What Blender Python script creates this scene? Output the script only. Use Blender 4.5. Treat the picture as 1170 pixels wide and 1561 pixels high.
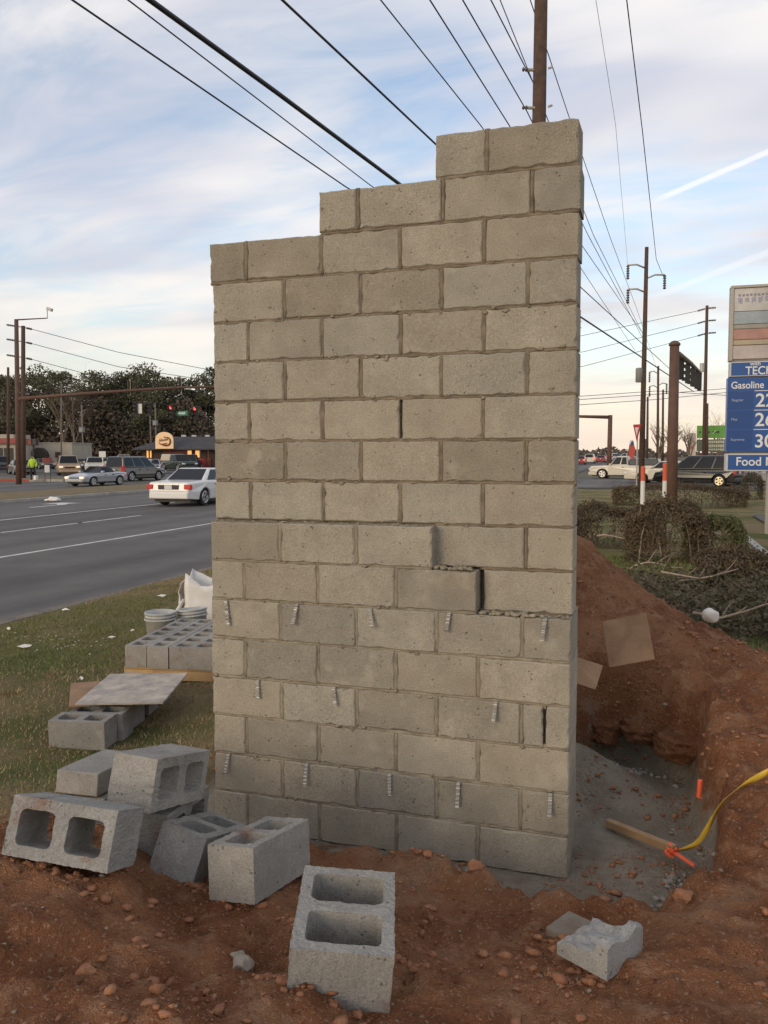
import bpy, bmesh, math, random
import numpy as np
from mathutils import Vector, Matrix, Euler

for o in list(bpy.data.objects): bpy.data.objects.remove(o)
S = bpy.context.scene
COL = S.collection
rnd = random.Random(7)
NP = np.random.RandomState(11)
R = math.radians

# ------------------------------------------------------------------ camera
CAM = np.array([2.186, -3.861, 1.971]); YAW, PITCH, ROLL, FPX = -0.3143, -0.0711, -0.0025, 1263.0
_cy, _sy, _cp, _sp = math.cos(YAW), math.sin(YAW), math.cos(PITCH), math.sin(PITCH)
_f = np.array([_sy*_cp, _cy*_cp, _sp]); _r = np.array([_cy, -_sy, 0.0]); _u = np.cross(_r, _f)
_c, _s = math.cos(ROLL), math.sin(ROLL)
_r, _u = _c*_r+_s*_u, -_s*_r+_c*_u
cam_d = bpy.data.cameras.new('camera'); cam = bpy.data.objects.new('camera', cam_d); COL.objects.link(cam)
cam_d.sensor_fit = 'VERTICAL'; cam_d.sensor_height = 24.0; cam_d.lens = 24.0*FPX/1561.0
cam_d.clip_start = 0.05; cam_d.clip_end = 4000
cam.matrix_world = Matrix(((_r[0], _u[0], -_f[0], CAM[0]), (_r[1], _u[1], -_f[1], CAM[1]), (_r[2], _u[2], -_f[2], CAM[2]), (0, 0, 0, 1)))
S.camera = cam

# survey helpers: a direction read off the photograph, with the real height or distance of the thing
def ray(x, y): return _f+_r*(x-585)/FPX+_u*(780.5-y)/FPX
def atz(x, y, z=0.0):
    d = ray(x, y); return Vector(CAM+d*((z-CAM[2])/d[2]))
def atd(x, y, t): return Vector(CAM+ray(x, y)*t)

# ------------------------------------------------------------------ world + sun
SUN_AZ, SUN_EL = R(205), R(14)
w = bpy.data.worlds.new('World'); S.world = w; w.use_nodes = True
nt = w.node_tree; nt.nodes.clear()
def N(t, **k):
    n = nt.nodes.new(t)
    for a, b in k.items(): setattr(n, a, b)
    return n
def L(a, b): nt.links.new(a, b)
def M(op, a, b=None, c=None, clamp=False):
    n = N('ShaderNodeMath', operation=op, use_clamp=clamp)
    for i, v in enumerate((a, b, c)):
        if v is None: continue
        if isinstance(v, (int, float)): n.inputs[i].default_value = v
        else: L(v, n.inputs[i])
    return n.outputs[0]
def MIX(f, a, b):
    n = N('ShaderNodeMix', data_type='RGBA')
    for i, v in ((0, f), (6, a), (7, b)):
        if isinstance(v, (int, float)): n.inputs[i].default_value = v
        elif isinstance(v, tuple): n.inputs[i].default_value = (*v, 1)
        else: L(v, n.inputs[i])
    return n.outputs[2]
def RAMP(f, a, b):
    n = N('ShaderNodeMapRange', interpolation_type='SMOOTHSTEP'); L(f, n.inputs[0]); n.inputs[1].default_value = a; n.inputs[2].default_value = b
    return n.outputs[0]
out = N('ShaderNodeOutputWorld'); bg = N('ShaderNodeBackground'); L(bg.outputs[0], out.inputs[0])
sky = N('ShaderNodeTexSky', sky_type='NISHITA'); sky.sun_disc = False
sky.sun_elevation = SUN_EL; sky.sun_rotation = SUN_AZ; sky.air_density = 1.0; sky.dust_density = 1.2; sky.ozone_density = 1.6
tc = N('ShaderNodeTexCoord'); sep = N('ShaderNodeSeparateXYZ'); L(tc.outputs['Generated'], sep.inputs[0])
dx, dy, dz = sep.outputs
zz = M('ADD', M('MAXIMUM', dz, 0.0), 0.16)
px, py = M('DIVIDE', dx, zz), M('DIVIDE', dy, zz)
pv = N('ShaderNodeCombineXYZ'); L(px, pv.inputs[0]); L(py, pv.inputs[1])
def NOISE(vec, sc, det, rot, scl, rough=.55, dist=0.0, off=(0, 0, 0)):
    m = N('ShaderNodeMapping'); m.inputs['Rotation'].default_value = (0, 0, rot); m.inputs['Scale'].default_value = scl; m.inputs['Location'].default_value = off
    L(vec, m.inputs[0]); n = N('ShaderNodeTexNoise'); L(m.outputs[0], n.inputs['Vector'])
    n.inputs['Scale'].default_value = sc; n.inputs['Detail'].default_value = det; n.inputs['Roughness'].default_value = rough; n.inputs['Distortion'].default_value = dist
    return n.outputs[0]
n1 = NOISE(pv.outputs[0], 1.0, 4, R(25), (0.8, 1.5, 1), .55, .5, (2.3, 0.7, 0))
n2 = NOISE(pv.outputs[0], 2.6, 5, R(30), (0.55, 1.6, 1), .6, .8, (5.1, 1.9, 0))
cl = M('ADD', M('MULTIPLY', n1, .62), M('MULTIPLY', n2, .38))
cl = RAMP(cl, .32, .59)
cl = M('MULTIPLY_ADD', cl, .84, .11)
skyc = N('ShaderNodeVectorMath', operation='SCALE'); L(sky.outputs[0], skyc.inputs[0]); skyc.inputs['Scale'].default_value = 1.7
n3 = NOISE(pv.outputs[0], 1.7, 2, R(20), (.7, 1.4, 1), .5, .4, (9.1, 3.3, 0))
cloudcol = MIX(RAMP(n3, .32, .68), (5.05, 5.1, 5.75), (7.3, 7.0, 6.8))
base = MIX(cl, skyc.outputs[0], cloudcol)
# contrails: thin straight cloud lines at cloud height
def contrail(col, a, b, half, strength, seed):
    da, db = ray(*a), ray(*b); da = da/np.linalg.norm(da); db = db/np.linalg.norm(db)
    A = da[:2]/(max(da[2], 0)+.16); B = db[:2]/(max(db[2], 0)+.16)
    d = B-A; ln = np.linalg.norm(d); d = d/ln; n = np.array([-d[1], d[0]])
    u_ = M('ADD', M('MULTIPLY', px, float(d[0])), M('MULTIPLY_ADD', py, float(d[1]), float(-A@d)))
    v_ = M('ABSOLUTE', M('ADD', M('MULTIPLY', px, float(n[0])), M('MULTIPLY_ADD', py, float(n[1]), float(-A@n))))
    wid = M('MULTIPLY', M('ADD', n2, .45), half)
    m = M('SUBTRACT', 1.0, M('DIVIDE', v_, wid), clamp=True)
    e = M('MULTIPLY', RAMP(u_, 0.0, .25*ln), M('SUBTRACT', 1.0, RAMP(u_, 1.1*ln, 2.2*ln)))
    return MIX(M('MULTIPLY', M('MULTIPLY', RAMP(m, 0, .7), e), strength), col, (8.2, 8.0, 7.8))
base = contrail(base, (985, 312), (1170, 232), .02, .6, 1.0)
base = contrail(base, (985, 458), (1170, 385), .035, .3, 5.0)
# thin warm evening haze round the whole horizon
hz = M('SUBTRACT', 1.0, RAMP(dz, -.02, .26))
base = MIX(M('MULTIPLY', hz, .72), base, (7.7, 6.9, 5.6))
hz2 = M('SUBTRACT', 1.0, RAMP(dz, -.02, .10))
base = MIX(M('MULTIPLY', hz2, .45), base, (7.6, 5.4, 4.0))
L(base, bg.inputs[0]); bg.inputs[1].default_value = 0.12

sd = bpy.data.lights.new('sun', 'SUN'); sun = bpy.data.objects.new('sun', sd); COL.objects.link(sun)
sd.energy = 1.05; sd.angle = R(28); sd.color = (1.0, .78, .52)
sdir = Vector((math.sin(SUN_AZ)*math.cos(SUN_EL), math.cos(SUN_AZ)*math.cos(SUN_EL), math.sin(SUN_EL)))
sun.rotation_euler = sdir.to_track_quat('Z', 'Y').to_euler()
vs = S.view_settings; vs.view_transform = 'Standard'; vs.look = 'None'; vs.exposure = 0.18; vs.gamma = 1.0; vs.use_curve_mapping = False
cy = S.cycles; cy.max_bounces = 6; cy.diffuse_bounces = 3; cy.glossy_bounces = 2; cy.transmission_bounces = 2; cy.use_adaptive_sampling = True; cy.adaptive_threshold = .02

# ------------------------------------------------------------------ materials
MATS = {}
def mat(name, col, rough=.8, metal=0.0, var=0.0, nscale=8.0, bump=0.0, bscale=60.0, emit=None, estr=0.0, spec=.5, rand=0.0, col2=None, obj=False, coat=0.0, det=6, bdet=4, bdist=.01):
    if name in MATS: return MATS[name]
    m = bpy.data.materials.new(name); m.use_nodes = True; t = m.node_tree; b = t.nodes['Principled BSDF']
    b.inputs['Roughness'].default_value = rough; b.inputs['Metallic'].default_value = metal
    b.inputs['Specular IOR Level'].default_value = spec; b.inputs['Coat Weight'].default_value = coat; b.inputs['Coat Roughness'].default_value = .08
    if emit: b.inputs['Emission Color'].default_value = (*emit, 1); b.inputs['Emission Strength'].default_value = estr
    b.inputs['Base Color'].default_value = (*col, 1)
    g = t.nodes.new('ShaderNodeNewGeometry') if not obj else t.nodes.new('ShaderNodeTexCoord')
    vec = g.outputs['Position'] if not obj else g.outputs['Object']
    last = None
    if var > 0 or col2:
        n = t.nodes.new('ShaderNodeTexNoise'); n.inputs['Scale'].default_value = nscale; n.inputs['Detail'].default_value = det; n.inputs['Roughness'].default_value = .62
        t.links.new(vec, n.inputs['Vector'])
        mr = t.nodes.new('ShaderNodeMapRange'); mr.inputs[1].default_value = .3; mr.inputs[2].default_value = .7; t.links.new(n.outputs[0], mr.inputs[0])
        mx = t.nodes.new('ShaderNodeMix'); mx.data_type = 'RGBA'; t.links.new(mr.outputs[0], mx.inputs[0])
        c2 = col2 or tuple(min(1, c*(1+var)) for c in col); c1 = col if col2 else tuple(c*(1-var) for c in col)
        mx.inputs[6].default_value = (*c1, 1); mx.inputs[7].default_value = (*c2, 1); last = mx.outputs[2]
    if rand > 0:
        oi = t.nodes.new('ShaderNodeObjectInfo'); mr = t.nodes.new('ShaderNodeMapRange'); mr.inputs[3].default_value = 1-rand; mr.inputs[4].default_value = 1+rand
        t.links.new(oi.outputs['Random'], mr.inputs[0]); sc = t.nodes.new('ShaderNodeVectorMath'); sc.operation = 'SCALE'
        if last: t.links.new(last, sc.inputs[0])
        else: sc.inputs[0].default_value = col
        t.links.new(mr.outputs[0], sc.inputs['Scale']); last = sc.outputs[0]
    if last: t.links.new(last, b.inputs['Base Color'])
    if bump > 0:
        n = t.nodes.new('ShaderNodeTexNoise'); n.inputs['Scale'].default_value = bscale; n.inputs['Detail'].default_value = bdet; n.inputs['Roughness'].default_value = .65
        t.links.new(vec, n.inputs['Vector']); bp = t.nodes.new('ShaderNodeBump'); bp.inputs['Strength'].default_value = bump; bp.inputs['Distance'].default_value = bdist
        t.links.new(n.outputs[0], bp.inputs['Height']); t.links.new(bp.outputs[0], b.inputs['Normal'])
    MATS[name] = m; return m

def concrete(name, c, rand, pit=.5, mud=.3, tint=(.20, .095, .05)):
    """pressed concrete: cloudy tone, fine aggregate speckle, pits"""
    m = mat(name, c, .93, 0, .14, 5.0, rand=rand, spec=.2)
    t = m.node_tree; b = t.nodes['Principled BSDF']; g = [n for n in t.nodes if n.type == 'NEW_GEOMETRY'][0]
    src = b.inputs['Base Color'].links[0].from_socket
    n = t.nodes.new('ShaderNodeTexNoise'); n.inputs['Scale'].default_value = 150; n.inputs['Detail'].default_value = 3; n.inputs['Roughness'].default_value = .7; t.links.new(g.outputs['Position'], n.inputs['Vector'])
    mr = t.nodes.new('ShaderNodeMapRange'); mr.inputs[1].default_value = .3; mr.inputs[2].default_value = .7; mr.inputs[3].default_value = .74; mr.inputs[4].default_value = 1.2; t.links.new(n.outputs[0], mr.inputs[0])
    v = t.nodes.new('ShaderNodeTexVoronoi'); v.inputs['Scale'].default_value = 55; t.links.new(g.outputs['Position'], v.inputs['Vector'])
    n2 = t.nodes.new('ShaderNodeTexNoise'); n2.inputs['Scale'].default_value = 22; n2.inputs['Detail'].default_value = 2; t.links.new(g.outputs['Position'], n2.inputs['Vector'])
    th = t.nodes.new('ShaderNodeMapRange'); th.inputs[1].default_value = .5; th.inputs[2].default_value = .72; th.inputs[3].default_value = 0.0; th.inputs[4].default_value = .34; t.links.new(n2.outputs[0], th.inputs[0])
    dv = t.nodes.new('ShaderNodeMath'); dv.operation = 'SUBTRACT'; t.links.new(v.outputs['Distance'], dv.inputs[0]); t.links.new(th.outputs[0], dv.inputs[1])
    pm = t.nodes.new('ShaderNodeMapRange'); pm.inputs[1].default_value = -.06; pm.inputs[2].default_value = .06; pm.inputs[3].default_value = pit; pm.inputs[4].default_value = 1.0; t.links.new(dv.outputs[0], pm.inputs[0])
    ml = t.nodes.new('ShaderNodeMath'); ml.operation = 'MULTIPLY'; t.links.new(mr.outputs[0], ml.inputs[0]); t.links.new(pm.outputs[0], ml.inputs[1])
    sc = t.nodes.new('ShaderNodeVectorMath'); sc.operation = 'SCALE'; t.links.new(src, sc.inputs[0]); t.links.new(ml.outputs[0], sc.inputs['Scale'])
    oi = t.nodes.new('ShaderNodeObjectInfo'); fr_ = t.nodes.new('ShaderNodeMath'); fr_.operation = 'MULTIPLY'; t.links.new(oi.outputs['Random'], fr_.inputs[0]); fr_.inputs[1].default_value = 7.31
    f2 = t.nodes.new('ShaderNodeMath'); f2.operation = 'FRACT'; t.links.new(fr_.outputs[0], f2.inputs[0]); hm = t.nodes.new('ShaderNodeMix'); hm.data_type = 'RGBA'; t.links.new(f2.outputs[0], hm.inputs[0]); hm.inputs[6].default_value = (1.025, 1, .965, 1); hm.inputs[7].default_value = (.98, 1, 1.02, 1)
    vm = t.nodes.new('ShaderNodeVectorMath'); vm.operation = 'MULTIPLY'; t.links.new(sc.outputs[0], vm.inputs[0]); t.links.new(hm.outputs[2], vm.inputs[1])
    def nz(sc_, de, a0, a1, c0=0.0, c1=1.0):
        n_ = t.nodes.new('ShaderNodeTexNoise'); n_.inputs['Scale'].default_value = sc_; n_.inputs['Detail'].default_value = de; n_.inputs['Roughness'].default_value = .6; t.links.new(g.outputs['Position'], n_.inputs['Vector'])
        r__ = t.nodes.new('ShaderNodeMapRange'); r__.interpolation_type = 'SMOOTHSTEP'; t.links.new(n_.outputs[0], r__.inputs[0])
        for i_, v_ in enumerate((a0, a1, c0, c1)): r__.inputs[i_+1].default_value = v_
        return r__.outputs[0]
    def mixc(f_, a_, b_):
        x_ = t.nodes.new('ShaderNodeMix'); x_.data_type = 'RGBA'; t.links.new(f_, x_.inputs[0]); t.links.new(a_, x_.inputs[6]); x_.inputs[7].default_value = (*b_, 1); return x_.outputs[2]
    st = mixc(nz(6.5, 4, .56, .72, 0, .38), vm.outputs[0], tuple(min(1, v_*1.45) for v_ in c))      # lime bloom
    st = mixc(nz(2.3, 5, .52, .70, 0, .30), st, tuple(v_*.62 for v_ in c))                          # damp patches
    st = mixc(nz(4.1, 6, .57, .70, 0, mud), st, tint)                                               # clay smudges
    t.links.new(st, b.inputs['Base Color'])
    bp = t.nodes.new('ShaderNodeBump'); bp.inputs['Strength'].default_value = .8; bp.inputs['Distance'].default_value = .006
    t.links.new(ml.outputs[0], bp.inputs['Height']); t.links.new(bp.outputs[0], b.inputs['Normal'])
    return m
BLOCK = concrete('wall_block_concrete', (.345, .312, .252), .15, .5, .14, (.24, .15, .09))
LOOSE = concrete('loose_block_concrete', (.31, .298, .275), .10, .5, .6)
MORTAR = mat('mortar', (.205, .165, .115), .95, var=.4, nscale=14, bump=.7, bscale=90, bdist=.006)
MORTAR2 = mat('mortar_pale', (.265, .228, .165), .95, var=.35, nscale=14, bump=.7, bscale=90, bdist=.006)
GALV = mat('galvanised_steel', (.46, .44, .40), .5, .65, var=.1, nscale=60)
BLACK = mat('black_plastic', (.015, .015, .016), .5)
RUBBER = mat('tyre_rubber', (.018, .018, .018), .85)
RIM = mat('wheel_alloy', (.45, .45, .46), .35, .8)
GLASS = mat('car_glass', (.012, .014, .016), .08, 0, spec=.32)
REDL = mat('tail_lamp', (.32, .012, .014), .25, emit=(1, .05, .03), estr=.12)
REDON = mat('tail_lamp_lit', (.5, .02, .02), .25, emit=(1, .10, .05), estr=2.2)
HEADL = mat('head_lamp', (.7, .7, .68), .15)
HEADON = mat('head_lamp_lit', (.8, .75, .6), .15, emit=(1, .82, .5), estr=.5)
PLATE = mat('plate', (.6, .6, .58), .5)
WOOD = mat('pole_timber', (.085, .05, .034), .9, var=.35, nscale=7, bump=.4, bscale=30)
RUST = mat('brown_painted_steel', (.115, .062, .042), .75, var=.2, nscale=3)
WIREM = mat('wire_black', (.02, .02, .022), .6)
ASPH = mat('asphalt', (.085, .082, .082), .9, var=.18, nscale=.9, bump=.5, bscale=70, bdist=.006)
WHITEP = mat('road_paint', (.62, .61, .58), .8, var=.25, nscale=3)
PLY = mat('plywood', (.37, .225, .125), .85, col2=(.20, .11, .058), nscale=6, bump=.3, bscale=50)
PALLET = mat('pallet_pine', (.46, .30, .14), .8, var=.2, nscale=6)
PLASTW = mat('white_plastic', (.74, .72, .68), .5, var=.06, nscale=10)
BUCKET = mat('bucket_grey', (.42, .42, .40), .55, var=.15, nscale=20)

# ------------------------------------------------------------------ mesh helpers
class MB:
    def __init__(s): s.v = []; s.f = []
    def add(s, vs_, fs, mtx=None):
        o = len(s.v)
        s.v += [tuple(mtx @ Vector(v)) if mtx is not None else tuple(v) for v in vs_]
        s.f += [tuple(i+o for i in f) for f in fs]; return s
    def box(s, a, b, mtx=None):
        x0, y0, z0 = a; x1, y1, z1 = b
        return s.add([(x0, y0, z0), (x1, y0, z0), (x1, y1, z0), (x0, y1, z0), (x0, y0, z1), (x1, y0, z1), (x1, y1, z1), (x0, y1, z1)],
                     [(0, 3, 2, 1), (4, 5, 6, 7), (0, 1, 5, 4), (1, 2, 6, 5), (2, 3, 7, 6), (3, 0, 4, 7)], mtx)
    def tube(s, pts, rad, n=8, cap=True, mtx=None):
        pts = [Vector(p) for p in pts]; vs_ = []; fs = []
        if not hasattr(rad, '__len__'): rad = [rad]*len(pts)
        up = None
        for i, p in enumerate(pts):
            d = (pts[min(i+1, len(pts)-1)]-pts[max(i-1, 0)]).normalized()
            if up is None: up = d.orthogonal().normalized()
            a = (up-d*up.dot(d))
            a = a.normalized() if a.length > 1e-6 else d.orthogonal().normalized()
            up = a; b = d.cross(a)
            for k in range(n):
                t = 2*math.pi*k/n; vs_.append(p+(a*math.cos(t)+b*math.sin(t))*rad[i])
        for i in range(len(pts)-1):
            for k in range(n):
                fs.append((i*n+k, i*n+(k+1) % n, (i+1)*n+(k+1) % n, (i+1)*n+k))
        if cap: fs.append(tuple(range(n-1, -1, -1))); fs.append(tuple((len(pts)-1)*n+k for k in range(n)))
        return s.add(vs_, fs, mtx)
    def lathe(s, prof, n=20, mtx=None, closed=False):
        vs_ = []; fs = []; m = len(prof)
        for r_, z in prof:
            for k in range(n):
                t = 2*math.pi*k/n; vs_.append((r_*math.cos(t), r_*math.sin(t), z))
        for i in range(m-1):
            for k in range(n): fs.append((i*n+k, i*n+(k+1) % n, (i+1)*n+(k+1) % n, (i+1)*n+k))
        fs.append(tuple(range(n-1, -1, -1)))
        if not closed: fs.append(tuple((m-1)*n+k for k in range(n)))
        return s.add(vs_, fs, mtx)
    def prism(s, poly, y0, y1, mtx=None):   # polygon in xz, extruded along y
        n = len(poly); vs_ = [(x, y0, z) for x, z in poly]+[(x, y1, z) for x, z in poly]
        fs = [tuple(range(n)), tuple(range(2*n-1, n-1, -1))]+[(i, i+n, (i+1) % n+n, (i+1) % n) for i in range(n)]
        return s.add(vs_, fs, mtx)
    def rock(s, c, r_, seed, squash=(1, 1, .75), sub=1):
        bm = bmesh.new(); bmesh.ops.create_icosphere(bm, subdivisions=sub, radius=1); q = random.Random(seed)
        for v in bm.verts:
            k = r_*(1+q.uniform(-.28, .25)); v.co = Vector((v.co.x*k*squash[0], v.co.y*k*squash[1], v.co.z*k*squash[2]))+Vector(c)
        bm.verts.index_update()
        s.add([v.co.copy() for v in bm.verts], [tuple(v.index for v in f.verts) for f in bm.faces]); bm.free(); return s
    def build(s, name, m, parent=None, smooth=False, bevel=0.0, seg=2):
        me = bpy.data.meshes.new(name); me.from_pydata([tuple(v) for v in s.v], [], s.f); me.update()
        bm = bmesh.new(); bm.from_mesh(me); bmesh.ops.recalc_face_normals(bm, faces=bm.faces); bm.to_mesh(me); bm.free()
        return mkobj(name, me, m, parent, smooth, bevel, seg)
def mkobj(name, me, m, parent=None, smooth=False, bevel=0.0, seg=2):
    me.materials.append(m)
    o = bpy.data.objects.new(name, me); COL.objects.link(o); o.parent = parent
    if smooth:
        for p in me.polygons: p.use_smooth = True
    if bevel > 0:
        b = o.modifiers.new('bevel', 'BEVEL'); b.width = bevel; b.segments = seg; b.limit_method = 'ANGLE'; b.angle_limit = R(28)
    return o
def np_mesh(name, V, Fq):
    """fast mesh from numpy arrays; Fq is (n,k)"""
    me = bpy.data.meshes.new(name); V = np.asarray(V, np.float32); Fq = np.asarray(Fq, np.int32); k = Fq.shape[1]
    me.vertices.add(len(V)); me.vertices.foreach_set('co', V.ravel())
    me.loops.add(Fq.size); me.loops.foreach_set('vertex_index', Fq.ravel())
    me.polygons.add(len(Fq)); me.polygons.foreach_set('loop_start', np.arange(0, Fq.size, k, dtype=np.int32))
    me.update(calc_edges=True); me.validate(); return me
def empty(name, loc=(0, 0, 0), rz=0.0):
    o = bpy.data.objects.new(name, None); COL.objects.link(o); o.location = loc; o.rotation_euler = (0, 0, rz); o.empty_display_size = .1; return o
def tag(o, label, cat, group=None):
    o['label'] = label; o['category'] = cat
    if group: o['group'] = group
    return o
def struct(o): o['kind'] = 'structure'; return o
def stuff(o): o['kind'] = 'stuff'; return o
def frame(loc, rz=0.0, rx=0.0, ry=0.0): return Matrix.Translation(Vector(loc)) @ Euler((rx, ry, rz)).to_matrix().to_4x4()

# numpy value noise
def vnoise(x, y, seed=0):
    xi = np.floor(x).astype(np.int64); yi = np.floor(y).astype(np.int64); fx = x-xi; fy = y-yi
    fx = fx*fx*(3-2*fx); fy = fy*fy*(3-2*fy)
    def h(a, b):
        n = (a*374761393+b*668265263+seed*974711) & 0x7fffffff; n = ((n ^ (n >> 13))*1274126177) & 0x7fffffff
        return ((n ^ (n >> 16)) & 0xffff)/32767.5-1
    return (h(xi, yi)*(1-fx)+h(xi+1, yi)*fx)*(1-fy)+(h(xi, yi+1)*(1-fx)+h(xi+1, yi+1)*fx)*fy
def fbm(x, y, o, seed=0, g=.5):
    a = 1.0; t = 0; s_ = 0
    for i in range(o): t = t+a*vnoise(x*2**i, y*2**i, seed+i*17); s_ += a; a *= g
    return t/s_

# ------------------------------------------------------------------ terrain
CP = np.array([
 (.30, -1.60, .56), (.10, -1.60, .555), (.48, -1.56, .53), (-.25, -1.5, .46), (-.8, -1.3, .25), (-1.25, -.7, .04), (.8, -1.15, .33), (.5, -1.1, .29), (.25, -.95, .33), (-.33, -.65, .24), (-.2, -.3, .1), (.1, -1.95, .55), (-.7, -2.0, .45),
 (.62, -1.45, .40), (1.3, -1.6, .39), (1.05, -1.3, .33), (1.47, -2.0, .42), (.9, -2.0, .47), (2.2, -1.75, .42), (2.65, -1.4, .42), (2.0, -1.3, .33), (1.9, -.95, .22), (1.5, -.8, .2), (1.0, -.65, .18), (.6, -.55, .15),
 (2.55, -.8, .36), (2.62, 0, .42), (2.62, .6, .47), (3.3, 0, .5), (3.3, 1.0, .56), (2.9, 1.5, .6), (3.3, -1, .45), (1.63, 2.76, 1.30), (1.0, 2.9, 1.42), (.2, 2.7, .95), (-.6, 2.8, .4), (-1.4, 2.4, .02),
 (1.84, 2.6, 1.10), (2.22, 2.39, .88), (2.54, 2.40, .74), (2.93, 2.08, .61), (3.6, 1.8, .45), (2.06, 1.6, .70), (1.7, 1.5, .58), (2.3, 1.5, .62), (2.6, 1.6, .60), (1.6, 4.0, .35), (2.5, 3.7, .15), (3.5, 3.0, .15), (.8, 4.6, .15),
 (-.6, 1.2, .02), (-.5, .4, .05), (-1, .4, .0), (-2, .5, 0), (-2, 2, 0), (-2, -1, 0), (-3, 0, 0), (-3, -3, .2), (0, -3.5, .5), (2, -4, .42), (4.5, -3, .4), (5, 0, .4), (5, 2, .2), (4.5, 4, .05), (2, 6, .05), (-1, 6, 0), (-3, 4, 0), (5, 6, 0), (0, 8, 0), (-4, 8, 0), (6, 8, 0), (-4.5, 2, 0)])
def tps(r2): return np.where(r2 > 1e-12, r2*np.log(r2+1e-12), 0)
_n = len(CP); _K = tps(((CP[:, None, :2]-CP[None, :, :2])**2).sum(-1))+np.eye(_n)*.02
_P = np.c_[np.ones(_n), CP[:, :2]]
_A = np.block([[_K, _P], [_P.T, np.zeros((3, 3))]]); _W = np.linalg.solve(_A, np.r_[CP[:, 2], np.zeros(3)])
TR = np.array([(-.3, -.26), (.6, -.27), (1.0, -.31), (1.4, -.42), (1.8, -.60), (2.2, -.64), (2.43, -.35), (2.48, .3), (2.46, .85), (2.42, 1.22), (2.2, 1.46), (1.95, 1.5), (1.6, 1.28), (-.25, .9)])
def poly_sd(x, y, P):
    d = np.full(x.shape, 1e9); ins = np.zeros(x.shape, bool)
    for i in range(len(P)):
        a = P[i]; b = P[(i+1) % len(P)]; e = b-a
        t = np.clip(((x-a[0])*e[0]+(y-a[1])*e[1])/(e@e), 0, 1)
        d = np.minimum(d, np.hypot(x-a[0]-t*e[0], y-a[1]-t*e[1]))
        c = ((a[1] > y) != (b[1] > y)) & (x < (b[0]-a[0])*(y-a[1])/(b[1]-a[1]+1e-12)+a[0]); ins ^= c
    return np.where(ins, -d, d)
def sstep(a, b, x): t = np.clip((x-a)/(b-a), 0, 1); return t*t*(3-2*t)
def terrain(x, y):
    x = np.asarray(x, float); y = np.asarray(y, float); sh = x.shape; xf = x.ravel(); yf = y.ravel(); h = np.zeros(xf.shape)
    near = (xf > -5) & (xf < 7) & (yf > -6) & (yf < 9)
    xn = xf[near]; yn = yf[near]
    z = _W[_n]+_W[_n+1]*xn+_W[_n+2]*yn
    for i in range(_n): z = z+_W[i]*tps((xn-CP[i, 0])**2+(yn-CP[i, 1])**2)
    edge = sstep(-5, -3.4, xn)*(1-sstep(5.5, 7, xn))*sstep(-6, -4.5, yn)*(1-sstep(6.5, 9, yn))
    h[near] = z*edge
    spoil = np.clip(h/.18, 0, 1)
    sd_ = poly_sd(xf, yf, TR)+.07*fbm(xf*2.6, yf*2.6, 3, 5)
    m = sstep(-.02, .09, sd_)
    dn = .055*fbm(xf*1.9, yf*1.9, 3, 1)+.035*fbm(xf*6, yf*6, 4, 2, .6)+.034*np.maximum(0, fbm(xf*13, yf*13, 3, 3, .6))+.013*fbm(xf*30, yf*30, 2, 4)
    dn = dn+.085*np.maximum(0, np.abs(fbm(xf*3.3, yf*3.3, 3, 31))-.08)+.05*np.maximum(0, np.abs(fbm(xf*7.5, yf*7.5, 3, 32, .6))-.10)*sstep(.25, .7, h)
    gr = .03*fbm(xf*.7, yf*.7, 3, 8)+.012*fbm(xf*5, yf*5, 3, 9)
    hh = h+dn*spoil+gr*(1-spoil)
    # clods break up the steep faces
    steep = np.exp(-((sd_-.1)/.12)**2); hh = hh+steep*spoil*.085*fbm(xf*8, yf*8, 3, 21)
    fl = .010*fbm(xf*3, yf*3, 3, 12)+.012*np.maximum(0, fbm(xf*22, yf*22, 3, 13))*sstep(-.45, -.08, sd_)
    far_heap = .26*np.exp(-(((xf-1.75)/.33)**2+((yf-1.02)/.25)**2))
    fl = fl+far_heap+.002
    res_ = fl*(1-m)+hh*m
    res_ = np.where(xf < -4.2, np.minimum(res_, res_*(1-sstep(-4.2, -5.1, xf))-.02*sstep(-4.2, -5.1, xf)), res_)
    return res_.reshape(sh), spoil.reshape(sh), m.reshape(sh)
def gz(x, y): return float(terrain(np.array([x]), np.array([y]))[0][0])
def axis(lo, a, b, hi, st, g=1.12):
    c = list(np.arange(a, b, st)); s_ = st; x = a; lft = []
    while x > lo: s_ *= g; x -= s_; lft.append(max(x, lo))
    s_ = st; x = c[-1]; rt = []
    while x < hi: s_ *= g; x += s_; rt.append(min(x, hi))
    return np.array(lft[::-1]+c+rt)
gx = axis(-5.12, -1.6, 3.4, 14, .02); gy = axis(-30, -2.5, 3.4, 42, .02)
GX, GY = np.meshgrid(gx, gy); GZ, GS, GM = terrain(GX, GY)
GZ = GZ-.0*GX
nx, ny = len(gx), len(gy)
idx = np.arange(nx*ny).reshape(ny, nx)
Fq = np.stack([idx[:-1, :-1], idx[:-1, 1:], idx[1:, 1:], idx[1:, :-1]], -1).reshape(-1, 4)
me = np_mesh('ground', np.stack([GX, GY, GZ], -1).reshape(-1, 3), Fq)
at = me.attributes.new('soil', 'FLOAT', 'POINT'); at.data.foreach_set('value', GS.ravel().astype(np.float32))
at = me.attributes.new('trench', 'FLOAT', 'POINT'); at.data.foreach_set('value', (1-GM).ravel().astype(np.float32))
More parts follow.
